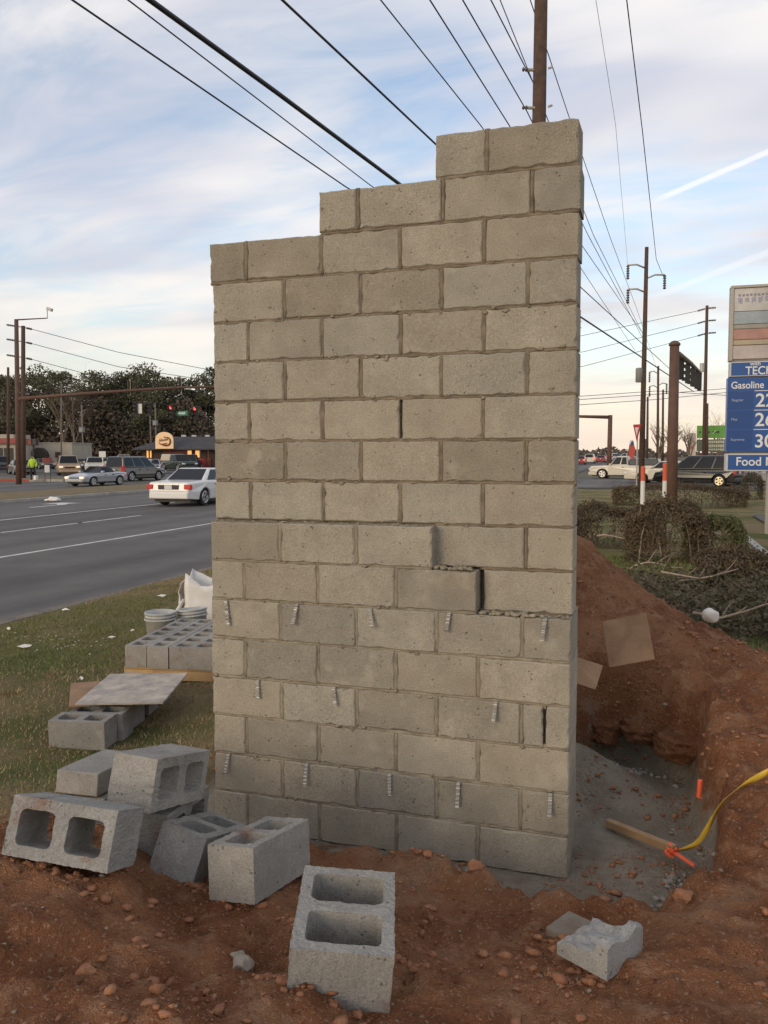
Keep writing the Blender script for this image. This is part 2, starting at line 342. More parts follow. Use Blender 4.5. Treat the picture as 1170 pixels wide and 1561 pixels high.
def ground_material():
    m = bpy.data.materials.new('clay_and_turf'); m.use_nodes = True; t = m.node_tree; b = t.nodes['Principled BSDF']; b.inputs['Roughness'].default_value = .95; b.inputs['Specular IOR Level'].default_value = .15
    def nn(ty, **k):
        n = t.nodes.new(ty)
        for a_, v_ in k.items(): setattr(n, a_, v_)
        return n
    g = nn('ShaderNodeNewGeometry')
    def noise(sc, det=5, ro=.6):
        n = nn('ShaderNodeTexNoise'); n.inputs['Scale'].default_value = sc; n.inputs['Detail'].default_value = det; n.inputs['Roughness'].default_value = ro; t.links.new(g.outputs['Position'], n.inputs['Vector']); return n.outputs[0]
    def mr(s_, a, b_, c=0.0, d=1.0):
        n = nn('ShaderNodeMapRange', interpolation_type='SMOOTHSTEP'); t.links.new(s_, n.inputs[0])
        for i, v in enumerate((a, b_, c, d)): n.inputs[i+1].default_value = v
        return n.outputs[0]
    def mix(f, a, b_):
        n = nn('ShaderNodeMix', data_type='RGBA')
        if isinstance(f, float): n.inputs[0].default_value = f
        else: t.links.new(f, n.inputs[0])
        for i, v in ((6, a), (7, b_)):
            if isinstance(v, tuple): n.inputs[i].default_value = (*v, 1)
            else: t.links.new(v, n.inputs[i])
        return n.outputs[2]
    clay = mix(mr(noise(2.2), .35, .68), (.26, .106, .050), (.43, .205, .102))
    clay = mix(mr(noise(9, 6), .50, .72), clay, (.44, .245, .14))
    clay = mix(mr(noise(33, 4), .56, .74), clay, (.15, .066, .036))
    clay = mix(mr(noise(1.1, 3), .60, .78), clay, (.33, .225, .15))
    clay = mix(mr(noise(75, 3), .57, .68), clay, (.48, .30, .19))
    grey = mix(mr(noise(4, 6), .35, .68), (.31, .265, .20), (.46, .40, .315))
    grey = mix(mr(noise(26, 4), .58, .75), grey, (.44, .39, .33))
    grey = mix(mr(noise(2.1, 4), .60, .74), grey, (.27, .165, .10))
    turf = mix(mr(noise(.75, 4), .40, .62), (.32, .245, .13), (.145, .165, .052))
    turf = mix(mr(noise(7, 5), .50, .75), turf, (.26, .19, .11))
    a1 = nn('ShaderNodeAttribute', attribute_name='soil'); a2 = nn('ShaderNodeAttribute', attribute_name='trench')
    sm = nn('ShaderNodeMath', operation='ADD'); t.links.new(a1.outputs['Fac'], sm.inputs[0]); t.links.new(mr(noise(3, 5), .3, .7, -.3, .3), sm.inputs[1])
    c = mix(mr(sm.outputs[0], .15, .5), turf, clay)
    tm = nn('ShaderNodeMath', operation='ADD'); t.links.new(a2.outputs['Fac'], tm.inputs[0]); t.links.new(mr(noise(4.5, 5), .3, .7, -.22, .22), tm.inputs[1])
    c = mix(mr(tm.outputs[0], .55, .85), c, grey)
    t.links.new(c, b.inputs['Base Color'])
    bp = nn('ShaderNodeBump'); vo = nn('ShaderNodeTexVoronoi'); vo.inputs['Scale'].default_value = 46; t.links.new(g.outputs['Position'], vo.inputs['Vector']); vmr = nn('ShaderNodeMath', operation='MULTIPLY'); t.links.new(vo.outputs['Distance'], vmr.inputs[0]); t.links.new(mr(noise(5, 3), .45, .65, 0, -.9), vmr.inputs[1]); vad = nn('ShaderNodeMath', operation='ADD'); t.links.new(vmr.outputs[0], vad.inputs[1])
    bp.inputs['Strength'].default_value = 1.0; bp.inputs['Distance'].default_value = .032
    ad = nn('ShaderNodeMath', operation='ADD'); t.links.new(noise(38, 5, .75), ad.inputs[0]); t.links.new(noise(150, 2), ad.inputs[1]); t.links.new(ad.outputs[0], vad.inputs[0]); t.links.new(vad.outputs[0], bp.inputs['Height'])
    t.links.new(bp.outputs[0], b.inputs['Normal']); return m
GROUND = ground_material()
g_o = mkobj('ground', me, GROUND, smooth=True); struct(g_o)

# far land, roads
RZ = -.045
land = mat('winter_land', (.12, .095, .055), .95, col2=(.085, .080, .042), nscale=.12, bump=.3, bscale=3)
def sheet(name, x0, x1, y0, y1, z, m, parent=None, n=1):
    b = MB()
    xs = np.linspace(x0, x1, n+1); ys = np.linspace(y0, y1, n+1)
    for i in range(n):
        for j in range(n):
            b.add([(xs[i], ys[j], z), (xs[i+1], ys[j], z), (xs[i+1], ys[j+1], z), (xs[i], ys[j+1], z)], [(0, 1, 2, 3)])
    return b.build(name, m, parent)
struct(sheet('land', -1500, 1500, -300, 2500, RZ-.05, land))
def road_mat():
    m = mat('worn_road_asphalt', (.104, .094, .086), .88, var=.2, nscale=.8, bump=.4, bscale=80, bdist=.005)
    t = m.node_tree; b = t.nodes['Principled BSDF']; g = [n for n in t.nodes if n.type == 'NEW_GEOMETRY'][0]; src = b.inputs['Base Color'].links[0].from_socket
    mp = t.nodes.new('ShaderNodeMapping'); mp.inputs['Scale'].default_value = (1.0, .02, 1); t.links.new(g.outputs['Position'], mp.inputs[0])
    n = t.nodes.new('ShaderNodeTexNoise'); n.inputs['Scale'].default_value = .75; n.inputs['Detail'].default_value = 4; t.links.new(mp.outputs[0], n.inputs['Vector'])
    mr = t.nodes.new('ShaderNodeMapRange'); mr.inputs[1].default_value = .35; mr.inputs[2].default_value = .65; mr.inputs[3].default_value = .62; mr.inputs[4].default_value = 1.3; t.links.new(n.outputs[0], mr.inputs[0])
    sc = t.nodes.new('ShaderNodeVectorMath'); sc.operation = 'SCALE'; t.links.new(src, sc.inputs[0]); t.links.new(mr.outputs[0], sc.inputs['Scale']); t.links.new(sc.outputs[0], b.inputs['Base Color']); return m
ROAD = road_mat()
road = struct(sheet('road', -23.3, -5.05, -60, 600, RZ, ROAD))
road2 = struct(sheet('opposite_road', -44, -28.0, -60, 600, RZ, ROAD))
cross = struct(sheet('cross_street', -160, 160, 45, 66, RZ+.004, ROAD))
lot = struct(sheet('parking_lot', -150, -45, 70, 118, RZ+.002, ASPH))
struct(sheet('station_forecourt', 5.1, 40, 13.0, 24, .05, ASPH))
KERB = mat('kerb_concrete', (.36, .34, .30), .9, var=.2, nscale=3)
KRED = mat('kerb_red', (.33, .075, .05), .85, var=.2, nscale=3)
MEDG = mat('median_dry_grass', (.21, .145, .068), .95, col2=(.15, .115, .055), nscale=1.5, bump=.8, bscale=30, bdist=.03)
b = MB(); b.box((-28, -60, RZ-.03), (-23.3, 43.5, RZ+.15)); med = struct(b.build('median', MEDG, bevel=.03))
b = MB(); b.box((-23.3, -60, RZ-.03), (-23.12, 43.5, RZ+.13)); b.build('kerb', KERB, med, bevel=.02)
b = MB(); b.box((-28.18, -60, RZ-.03), (-28, 43.5, RZ+.13)); b.build('kerb', KERB, med, bevel=.02)
p = atz(18, 733, 0); b = MB(); b.prism([(-11, RZ-.03), (4.2, RZ-.03), (4.2, RZ+.12), (-11, RZ+.12)], 0, 5.0, frame((p.x, p.y, 0), R(8))); isl = struct(b.build('corner_island', MEDG, bevel=.03))
b = MB(); b.box((-11, -.2, RZ-.03), (1.5, 0, RZ+.16), frame((p.x, p.y, 0), R(8))); b.build('kerb', KRED, isl, bevel=.03)
b = MB(); b.box((1.5, -.2, RZ-.03), (4.2, 0, RZ+.16), frame((p.x, p.y, 0), R(8))); b.build('kerb', KERB, isl, bevel=.03)
# paving lip between turf and carriageway
b = MB()
for i in range(60):
    y0 = -8+i*.9; b.box((-5.2+rnd.uniform(-.02, .02), y0+.006, RZ-.05), (-5.02, y0+.894, RZ+.03+rnd.uniform(-.008, .008)))
struct(b.build('road_edge_strip', mat('road_edge_concrete', (.16, .135, .105), .95, var=.3, nscale=4), bevel=.008))
# paint
def mark(poly, parent=road, z=RZ+.006):
    b = MB(); b.add([(x, y, z) for x, y in poly], [tuple(range(len(poly)))]); return b.build('lane_line', WHITEP, parent)
mark([(-9.96, -40), (-9.84, -40), (-9.84, 40), (-9.96, 40)])
for k in range(-2, 4): mark([(-13.75, 4+k*12.2), (-13.63, 4+k*12.2), (-13.63, 7.1+k*12.2), (-13.75, 7.1+k*12.2)])
mark([(-13.75, 13.2), (-13.63, 13.2), (-13.63, 16.4), (-13.75, 16.4)])
mark([(-16.76, -40), (-16.62, -40), (-16.62, 40), (-16.76, 40)])
for cx_, cy_ in ((-20.1, 22.8), (-20.1, 30.5)):
    q = [(-.09, -1.2), (.09, -1.2), (.09, .4), (.5, .9), (1.0, .55), (1.0, 1.7), (-.1, 1.7), (.2, 1.25), (-.09, .7)]
    o = mark([(cx_-x, cy_+y) for x, y in q]); o.name = 'turn_arrow'
for y0 in (44.3, 47.6, 58.0): mark([(-4, y0), (30, y0), (30, y0+.14), (-4, y0+.14)], cross, RZ+.010)
for k in range(6): mark([(-25+k*4, 55), (-23+k*4, 55), (-23+k*4, 55.14), (-25+k*4, 55.14)], cross, RZ+.010)
for y0 in (43.0,): mark([(-22.8, y0), (-5.4, y0), (-5.4, y0+.5), (-22.8, y0+.5)])

# ------------------------------------------------------------------ block wall
BH = .2032; WL = 1.8288
wall = tag(empty('block_wall', (0, 0, 0)), 'tall unfinished concrete block wall with stepped top and metal ties', 'wall')
def wall_block(x0, x1, z0, z1, yf, yb, seed, slot=None):
    """one laid block: jagged arrises round a flat face"""
    q = random.Random(seed); b = MB(); nx_ = max(4, int((x1-x0)/.03)); nz_ = 7; c = .0055
    ring = [(x0+(x1-x0)*i/nx_, z0) for i in range(nx_)]+[(x1, z0+(z1-z0)*i/nz_) for i in range(nz_)]+[(x1-(x1-x0)*i/nx_, z1) for i in range(nx_)]+[(x0, z1-(z1-z0)*i/nz_) for i in range(nz_)]
    n = len(ring); cx_, cz_ = (x0+x1)/2, (z0+z1)/2
    lvl = [[], [], [], []]
    for x, z in ring:
        j = q.uniform(0, 1)**5*.009; ch = c*q.uniform(.5, 1.3)
        sx = max(-1, min(1, (x-cx_)/((x1-x0)/2)*1.0)); sz = max(-1, min(1, (z-cz_)/((z1-z0)/2)))
        ex = -1 if x < x0+1e-6 else (1 if x > x1-1e-6 else 0); ez = -1 if z < z0+1e-6 else (1 if z > z1-1e-6 else 0)
        lvl[0].append((x-ex*(ch+j), yf, z-ez*(ch+j))); lvl[1].append((x-ex*j*.5, yf+ch+j*.6, z-ez*j*.5)); lvl[2].append((x, yb-c, z)); lvl[3].append((x-ex*c, yb, z-ez*c))
    vs_ = sum(lvl, []); fs = []
    for k in range(3):
        for i in range(n): fs.append((k*n+i, k*n+(i+1) % n, (k+1)*n+(i+1) % n, (k+1)*n+i))
    fs.append(tuple(range(n))); fs.append(tuple(3*n+i for i in range(n-1, -1, -1)))
    b.add(vs_, fs); return b.build('concrete_block', BLOCK, wall)
YU, YUB = 0.0, .194          # upper leaf
YL, YLB = -.082, .292        # thicker lower courses
def joint(x0, x1, z0, z1, yf, seed, m, vert=False, back=None):
    """tooled mortar strip with wavering edges"""
    q = random.Random(seed); b = MB(); Ln = (z1-z0) if vert else (x1-x0); n = max(3, int(Ln/.022)); vs_ = []; fs = []
    bk = yf+.07 if back is None else back
    for i in range(n+1):
        t = i/n; e = q.uniform(-.0016, .0026); d = q.uniform(-.001, .0025)
        if vert:
            z = z0+(z1-z0)*t; vs_ += [(x0-e, yf+d+.004, z), (x0*.62+x1*.38, yf+d, z), (x0*.38+x1*.62, yf+d+.001, z), (x1+q.uniform(-.0016, .0026), yf+d+.004, z), (x1, bk, z), (x0, bk, z)]
        else:
            x = x0+(x1-x0)*t; vs_ += [(x, yf+d+.004, z0-e), (x, yf+d, z0*.62+z1*.38), (x, yf+d+.001, z0*.38+z1*.62), (x, yf+d+.004, z1+q.uniform(-.0016, .0026)), (x, bk, z1), (x, bk, z0)]
    for i in range(n):
        for k in range(6): fs.append((i*6+k, i*6+(k+1) % 6, (i+1)*6+(k+1) % 6, (i+1)*6+k))
    fs.append((5, 4, 3, 2, 1, 0)); fs.append(tuple(n*6+k for k in range(6)))
    b.add(vs_, fs); return b.build('mortar_joint', m, wall, smooth=True)
def half_edges(c):
    """joint centre lines of course c (1 = top); the bond alternates"""
    u_ = 2*BH
    if c in (10, 12, 14, 16, 8, 6, 4): xs = [0, u_, 2*u_, 3*u_, 4*u_, WL+.016]
    else: xs = [0, .5*u_, 1.5*u_, 2.5*u_, 3.5*u_, WL+.016]
    return xs
START = {1: 2.55*2*BH, 2: 1.5*2*BH-.19}
TOPX = {1: 1.28*BH*4, }
crack = {(7, 2)}
for c in range(1, 18):
    z0 = (17-c)*BH+.005; z1 = z0+BH-.010; q = random.Random(100+c)
    xs = half_edges(c)
    if c == 1: xs = [1.187, 1.431, WL+.014]
    if c == 2: xs = [.603, .800, 1.222, 1.637, WL+.026]
    if c == 3: xs = [-.014, .196, .608, 1.014, 1.42, WL+.022]
    for i in range(len(xs)-1):
        x0 = xs[i]+(.0055+q.uniform(0, .0035) if i else q.uniform(-.004, .004)); x1 = xs[i+1]-(.0055+q.uniform(0, .0035) if i < len(xs)-2 else q.uniform(-.003, .003))
        if c in (1, 2, 3) and 0 < i: x0 += .003
        xm = (xs[i]+xs[i+1])/2
        low = c >= 12 or (c == 10 and xm < 1.15) or (c == 11 and xm < 1.4)
        if c == 10 and low and i == 2: x1 = 1.195
        if c == 10 and not low and i == 3: x0 = 1.16
        if c == 11 and low and i == 3: x1 = 1.408
        yf, yb = (YL, YLB) if low else (YU, YUB)
        dy = q.uniform(-.003, .003); 
        if low: x0 += .012 if i == 0 else .0; 
        dz_ = q.uniform(-.0015, .0015)
        if c == 14 and i == 4:    # sash block with a slot
            xs_ = 1.725; wall_block(x0, xs_, z0, z1, yf+dy, yb, c*50+i); wall_block(xs_+.013, x1, z0, z1, yf+dy, yb, c*50+i+7)
            b = MB(); b.box((xs_-.002, yf+.06, z0+.003), (xs_+.015, yb-.004, z1-.003)); b.build('slot_web', BLOCK, wall)
            for (za, zb) in ((z0, z0+.012), (z1-.014, z1)): b = MB(); b.box((xs_+.0006, yf+.004, za), (xs_+.0124, yf+.058, zb)); b.build('mortar_joint', MORTAR2, wall)
        else: wall_block(x0, x1, z0+dz_, z1+dz_, yf+dy, yb-q.uniform(0, .004), c*50+i)
        if i < len(xs)-2:
            nl = c >= 12 or (c == 10 and i < 2) or (c == 11 and i < 3)
            if (c, i) in ((10, 2), (11, 3)): continue
            jf = (YL if nl else YU)+(.0025 if nl else .003); deep = (c, i) in crack
            joint(xs[i+1]-.0105, xs[i+1]+.0105, z0-.003, z1+.003, jf+(.03 if deep else 0)+q.uniform(-.001, .003), c*70+i, MORTAR if not nl else MORTAR2, True)
    # bed joint below the course
    if c < 17:
        zb = (17-c)*BH; xa = xs[0]+.004
        if c == 9: joint(.0, 1.2, zb-.0085, zb+.0085, YU+.02, 900+c, MORTAR, back=.10); joint(1.19, WL+.012, zb-.0085, zb+.0085, YU+.006, 901+c, MORTAR)
        elif c == 10: joint(.012, 1.19, zb-.0085, zb+.0085, YL+.005, 900+c, MORTAR2); joint(1.41, WL+.012, zb-.0085, zb+.0085, YU+.006, 901+c, MORTAR)
        elif c == 11: joint(.012, 1.405, zb-.0085, zb+.0085, YL+.005, 900+c, MORTAR2); joint(1.41, WL+.012, zb-.0085, zb+.0085, YU+.008, 901+c, MORTAR, back=.1)
        elif c > 11: joint(.012, WL+.014, zb-.0085, zb+.0085, YL+.003, 900+c, MORTAR2)
        else: joint(xa, WL+.02, zb-.0085, zb+.0085, YU+.0035, 900+c, MORTAR)
# grouted core seen in the gaps and in the side joints
b = MB(); b.box((.03, YL+.062, .002), (WL-.004, YLB-.006, 6*BH-.01)); b.box((.03, YL+.062, 6*BH-.012), (1.36, YUB-.004, 7*BH-.01)); b.box((.03, YL+.062, 7*BH-.012), (1.15, YUB-.004, 8*BH-.01)); b.build('grout_core', MORTAR2, wall)
b = MB(); b.box((1.362, YU+.062, 6*BH-.008), (WL+.004, YUB-.006, 8*BH-.005)); b.box((.03, YU+.062, 8*BH-.008), (WL+.008, YUB-.006, 15*BH-.012)); b.box((.63, YU+.062, 15*BH-.01), (WL+.012, YUB-.006, 16*BH-.012)); b.box((1.21, YU+.062, 16*BH-.01), (WL+.008, YUB-.006, 17*BH-.012)); b.build('grout_core', MORTAR, wall)
# mortar squeezed out on the ledges
for (xa, xb, zl, s_) in ((1.205, 1.405, 7*BH, 1), (1.42, WL, 6*BH, 2)):
    b = MB(); q = random.Random(s_)
    for k in range(int((xb-xa)/.0065)):
        x = xa+(xb-xa)*q.random(); r_ = q.uniform(.006, .013)*(1.2 if x < (xa+xb)/2+.1 else .75); b.rock((x, YL+q.uniform(.006, .055), zl+r_*.25), r_, s_*1000+k, (1.3, 1, .8))
    b.build('mortar_dropping', MORTAR2, wall, smooth=True)
b = MB(); q = random.Random(5)
for k in range(60):
    x = q.uniform(.01, 1.17); b.rock((x, YL+q.uniform(.004, .03), 8*BH+.001), q.uniform(.004, .008), 5000+k, (1.6, 1, .6))
b.build('mortar_dropping', MORTAR2, wall, smooth=True)
q = random.Random(77); b = MB()
for k in range(260):
    c = q.randint(4, 16); up = c < 10; x = q.uniform(.03, WL-.03); zc = (17-c)*BH+q.gauss(0, .012); yy = (YU if up else YL)
    if c in (10, 11) and x > 1.1: continue
    b.rock((x, yy+.0005, zc), q.uniform(.003, .010), 20000+k, (q.uniform(.8, 2.2), .25, q.uniform(.6, 1.2)))
stuff(b.build('mortar_smears', MORTAR2, wall, smooth=True))
# bent corrugated ties
TIES = [(345, 909, 945), (453, 917, 946), (564, 898, 924), (685, 933, 960), (831, 935, 966), (393, 1036, 1062), (509, 1044, 1070), (756, 1066, 1094), (349, 1152, 1180), (468, 1159, 1190), (594, 1182, 1213), (699, 1190, 1224), (839, 1212, 1243)]
for k, (tx, ty0, ty1) in enumerate(TIES):
    d = ray(tx, ty0); P0 = Vector(CAM+d*((YL-CAM[1])/d[1])); d = ray(tx, ty1); P1 = Vector(CAM+d*((YL-CAM[1])/d[1])); ln = P0.z-P1.z
    ro = min((j for j in range(1, 17)), key=lambda j: abs(j*BH-P0.z)); zt = ro*BH
    b = MB(); n = 26; vs_ = []; fs = []; wd = .0088; q = random.Random(k); lean = q.uniform(-.022, .022)
    for i in range(n+1):
        t = i/n; y = YL-.010-(.010+.018*((k*7) % 5)/4)*t+  .0055*math.sin(t*ln/.016*2*math.pi); z = zt-ln*1.06*t; x = P0.x+lean*t
        if i == 0: y = YL+.03; z = zt
        vs_ += [(x-wd, y, z), (x+wd, y, z), (x+wd, y+.0016, z), (x-wd, y+.0016, z)]
    for i in range(n):
        for j in range(4): fs.append((i*4+j, i*4+(j+1) % 4, (i+1)*4+(j+1) % 4, (i+1)*4+j))
    fs += [(0, 1, 2, 3), (n*4+3, n*4+2, n*4+1, n*4)]
    b.add(vs_, fs); b.build('wall_tie', GALV, wall)

# ------------------------------------------------------------------ loose hollow blocks
def cmu(Ls=.395, W=.194, H=.192, seed=0, th=.034):
    """two-cell hollow block, cells along z, centred at the origin"""
    q = random.Random(seed); b = MB(); K = 7; hl = Ls/2
    def ringpts(cx_, hx, hy, r_):
        pts = []
        for (sx, sy, a0) in ((1, 1, 0), (-1, 1, 90), (-1, -1, 180), (1, -1, 270)):
            for i in range(K): a = R(a0+90*i/(K-1)); pts.append((cx_+sx*(hx-r_)+r_*math.cos(a), sy*(hy-r_)+r_*math.sin(a)))
        return pts
    for side in (-1, 1):
        xa, xb = (-hl, 0) if side < 0 else (0, hl); cx_ = (xa+xb)/2+side*(-.0)-side*.006
        hx = hl/2-th*.82; hy = W/2-th
        inner_t = ringpts(cx_, hx-.004, hy-.004, .022); inner_b = ringpts(cx_, hx, hy, .022); outer = []
        for (sx, sy, a0) in ((1, 1, 0), (-1, 1, 90), (-1, -1, 180), (1, -1, 270)):
            X = xb if sx > 0 else xa; Y = sy*W/2
            for i in range(K):
                f_ = i/(K-1)
                if (sx, sy) in ((1, 1), (-1, -1)): p_ = (X, Y*(2*f_)) if f_ < .5 else (X+(( (xa+xb)/2-X)*(2*f_-1)), Y)
                else: p_ = (X+((xa+xb)/2-X)*(1-2*f_), Y) if f_ < .5 else (X, Y*(1-(2*f_-1)))
                outer.append(p_)
        n = len(outer); vs_ = []; jz = [q.uniform(-.0015, .001) for _ in range(n)]
        for i in range(n): x, y = inner_t[i]; vs_.append((x+q.uniform(-.001, .001), y+q.uniform(-.001, .001), H/2+jz[i]))
        for i in range(n): x, y = outer[i]; e = 0 if abs(x) < 1e-6 else q.uniform(-.002, .0006); vs_.append((x+(math.copysign(e, x) if abs(abs(x)-hl) < 1e-6 else 0), y+(math.copysign(e, y) if abs(abs(y)-W/2) < 1e-6 else 0), H/2))
        for i in range(n): x, y = outer[i]; vs_.append((x, y, -H/2))
        for i in range(n): x, y = inner_b[i]; vs_.append((x, y, -H/2))
        fs = []
        for i in range(n):
            j = (i+1) % n
            fs.append((i, j, n+j, n+i)); fs.append((2*n+i, 2*n+j, 3*n+j, 3*n+i)); fs.append((3*n+i, 3*n+j, j, i))
            if not (abs(outer[i][0]) < 1e-6 and abs(outer[j][0]) < 1e-6): fs.append((n+i, n+j, 2*n+j, 2*n+i))
        b.add(vs_, fs)
    me = bpy.data.meshes.new('hollow_block'); me.from_pydata(b.v, [], b.f); bm = bmesh.new(); bm.from_mesh(me)
    bmesh.ops.remove_doubles(bm, verts=bm.verts, dist=.0008); bmesh.ops.dissolve_degenerate(bm, dist=.0003, edges=bm.edges); bmesh.ops.recalc_face_normals(bm, faces=bm.faces); bm.to_mesh(me); bm.free(); me.materials.append(LOOSE); return me
def lay(me, name, label, loc, rot, axis_='z', group=None, bevel=.004):
    o = bpy.data.objects.new(name, me); COL.objects.link(o)
    m = Euler(rot, 'XYZ').to_matrix()
    if axis_ == 'y': m = m @ Euler((R(90), 0, 0)).to_matrix()                # cells run front to back
    if axis_ == 'x': m = m @ Matrix(((0, 0, 1), (1, 0, 0), (0, 1, 0)))      # cells run sideways
    o.rotation_euler = m.to_euler(); o.location = loc
    if bevel: bv = o.modifiers.new('bevel', 'BEVEL'); bv.width = bevel; bv.segments = 2; bv.limit_method = 'ANGLE'; bv.angle_limit = R(40)
    if group == LG:      # chipped, sandy arrises
        ss = o.modifiers.new('sub', 'SUBSURF'); ss.subdivision_type = 'SIMPLE'; ss.levels = ss.render_levels = 3
        dm_ = o.modifiers.new('chips', 'DISPLACE'); dm_.texture = CHIP; dm_.strength = .0075; dm_.mid_level = .55; dm_.texture_coords = 'GLOBAL'
    return tag(o, label, 'concrete block', group)
CHIP = bpy.data.textures.new('chips', 'CLOUDS'); CHIP.noise_scale = .018; CHIP.noise_depth = 2
LG = 'loose hollow blocks dumped by the wall'
c8 = [cmu(seed=i) for i in range(4)]
c12 = cmu(W=.295, seed=9, th=.032)
lay(c12, 'hollow_block', 'wide two-cell concrete block alone on red dirt in the foreground centre', (1.313, -1.582, .498), (.086, -.098, 1.87), 'z', LG)
lay(c8[0], 'hollow_block', 'upright grey hollow block nearest the wall base, right one of the leaning pair', (.807, -1.129, .451), (-.119, .142, 1.458), 'z', LG)
lay(c8[1], 'hollow_block', 'grey hollow block tilted against another, left one of the leaning pair', (.502, -1.047, .403), (.212, .313, 1.609), 'z', LG)
lay(c8[2], 'hollow_block', 'hollow block tipped on its side with two open cells facing the viewer', (.295, -1.533, .664), (-.337, .054, .091), 'y', LG)
lay(c8[3], 'hollow_block', 'hollow block on top of the heap with its cells facing right', (.348, -1.084, .693), (-.251, .042, -.006), 'x', LG)
lay(c8[0], 'hollow_block', 'hollow block lying under the topmost block of the heap', (.30, -.98, .46), (-.10, .05, .10), 'x', LG)
def solid_block(name, label, loc, rot, dims, seed, cat='concrete block', m=LOOSE, group=LG):
    b = MB(); q = random.Random(seed); n = 6; x, y, z = (d/2 for d in dims); b.box((-x, -y, -z), (x, y, z))
    o = b.build(name, m, bevel=.005); o.location = loc; o.rotation_euler = rot
    return tag(o, label, cat, group)
solid_block('solid_block', 'thin flat concrete block at the back left of the heap', (-.150, -.80, .545), (-.13, .03, .12), (.194, .395, .098), 1)
solid_block('solid_block', 'flat concrete block lowest in the stack at the left of the heap', (-.145, -.79, .425), (-.10, .02, .16), (.2, .39, .12), 2)
# broken piece: bottom of a block with the stub of one face shell left standing
b = MB(); q = random.Random(3); Uf, Vf = .185, .20; nu, nv = 12, 9; us = [0, .008, .02, .034, .044, .06, .08, .105, .13, .15, .165, .178, .185]; hts = [.098, .104, .106, .102, .088, .068, .058, .055, .054, .050, .046, .042, .036]
vs_ = []; fs = []
for i_, u0 in enumerate(us):
    for j_ in range(nv+1):
        v0 = Vf*j_/nv; ru = q.uniform(-.0035, .0035); edge = j_ in (0, nv) or i_ in (0, len(us)-1)
        vs_.append((u0+(0 if i_ == 0 else q.uniform(-.003, .003)), v0, hts[i_]+ru+(.010*math.sin(j_*1.1) if i_ < 4 else .005*math.sin(j_*1.7+i_))))
nr = nv+1; nt_ = len(us)*nr
for i_, u0 in enumerate(us):
    for j_ in range(nr): vs_.append((u0, Vf*j_/nv, 0))
for i_ in range(len(us)-1):
    for j_ in range(nv):
        a0 = i_*nr+j_; fs.append((a0, a0+nr, a0+nr+1, a0+1)); fs.append((nt_+a0, nt_+a0+1, nt_+a0+nr+1, nt_+a0+nr))
for i_ in range(len(us)-1): fs.append((i_*nr, nt_+i_*nr, nt_+(i_+1)*nr, (i_+1)*nr)); fs.append((i_*nr+nv, (i_+1)*nr+nv, nt_+(i_+1)*nr+nv, nt_+i_*nr+nv))
for j_ in range(nv): fs.append((j_, j_+1, nt_+j_+1, nt_+j_)); a0 = (len(us)-1)*nr+j_; fs.append((a0, nt_+a0, nt_+a0+1, a0+1))
b.add(vs_, fs); o = b.build('block_fragment', LOOSE)
o.matrix_world = Matrix(((-.90, .57, 0, 2.082), (.44, .82, 0, -1.356), (0, 0, 1, gz(2.05, -1.27)-.006), (0, 0, 0, 1))); tag(o, 'broken concrete block fragment with raised lip on the dirt at lower right', 'concrete block', LG)
b = MB(); b.box((-.15, -.1, -.02), (.15, .1, .02)); o = b.build('paving_slab', mat('dirty_slab', (.21, .19, .16), .95, col2=(.15, .10, .065), nscale=7, bump=.5, bscale=60), bevel=.006)
o.location = (1.99, -1.02, gz(1.99, -1.02)+.004); o.scale = (.72, .8, 1); o.rotation_euler = (R(-3), R(3), R(-24)); tag(o, 'dirty grey slab half buried behind the broken block fragment', 'slab')

# row of blocks on the turf with mixing boards
GR = 'hollow blocks in a row on the turf'
j0 = Vector((-1.47, .76, 0)); 
def turf_block(px_, py_, rz, label, me, group=GR):
    p_ = atz(px_, py_, 0.0); z = gz(p_.x, p_.y); return lay(me, 'hollow_block', label, (p_.x, p_.y, z+.096), (0, 0, rz), 'z', group)
fl = atz(78, 1136, 0.0); fr = atz(155.5, 1139, 0.0); ang = math.atan2(fr.y-fl.y, fr.x-fl.x); ax = Vector((math.cos(ang), math.sin(ang), 0)); ay = Vector((-ax.y, ax.x, 0))
ctr = (fl+fr)/2
names = ['front hollow block of the row on the turf, its long side to the viewer', 'second hollow block of the row on the turf, close behind the front one', 'third hollow block of the row, under the near edge of the mortar board', 'fourth hollow block of the row, under the middle of the mortar board', 'last hollow block of the row, under the far edge of the mortar board']
for k, dd in enumerate((.097, .305, .53, .80, 1.08)):
    p_ = ctr+ay*dd+ax*(.0, .03, .02, .02, .02)[k]; lay(c8[k % 4], 'hollow_block', names[k], (p_.x, p_.y, gz(p_.x, p_.y)+.094), (0, 0, ang+(.0, .03, -.04, .02, -.03)[k]), 'z', GR)
MBRD = mat('mortar_stained_board', (.54, .46, .37), .92, col2=(.24, .225, .205), nscale=8, bump=.6, bscale=30)
def board(px_, py_, w_, d_, rz, z, t_, m, name, label, cat, rx=0.0, ry=0.0, bev=.002):
    p_ = atz(px_, py_, z); b = MB(); b.box((-w_/2, -d_/2, -t_/2), (w_/2, d_/2, t_/2)); o = b.build(name, m, bevel=bev); o.location = p_; o.rotation_euler = (rx, ry, rz); return tag(o, label, cat)
p_ = ctr+ay*.86
b = MB(); 
board(205, 1049, .62, .72, ang+.10, .225, .014, MBRD, 'mortar_board', 'mortar-stained plywood board laid across the row of blocks', 'board', R(1.5), R(-1))
board(150, 1056, .40, .55, ang+.45, .204, .014, PLY, 'plywood_board', 'second plywood sheet poking out left under the mortar board', 'board', R(2.0), R(1))
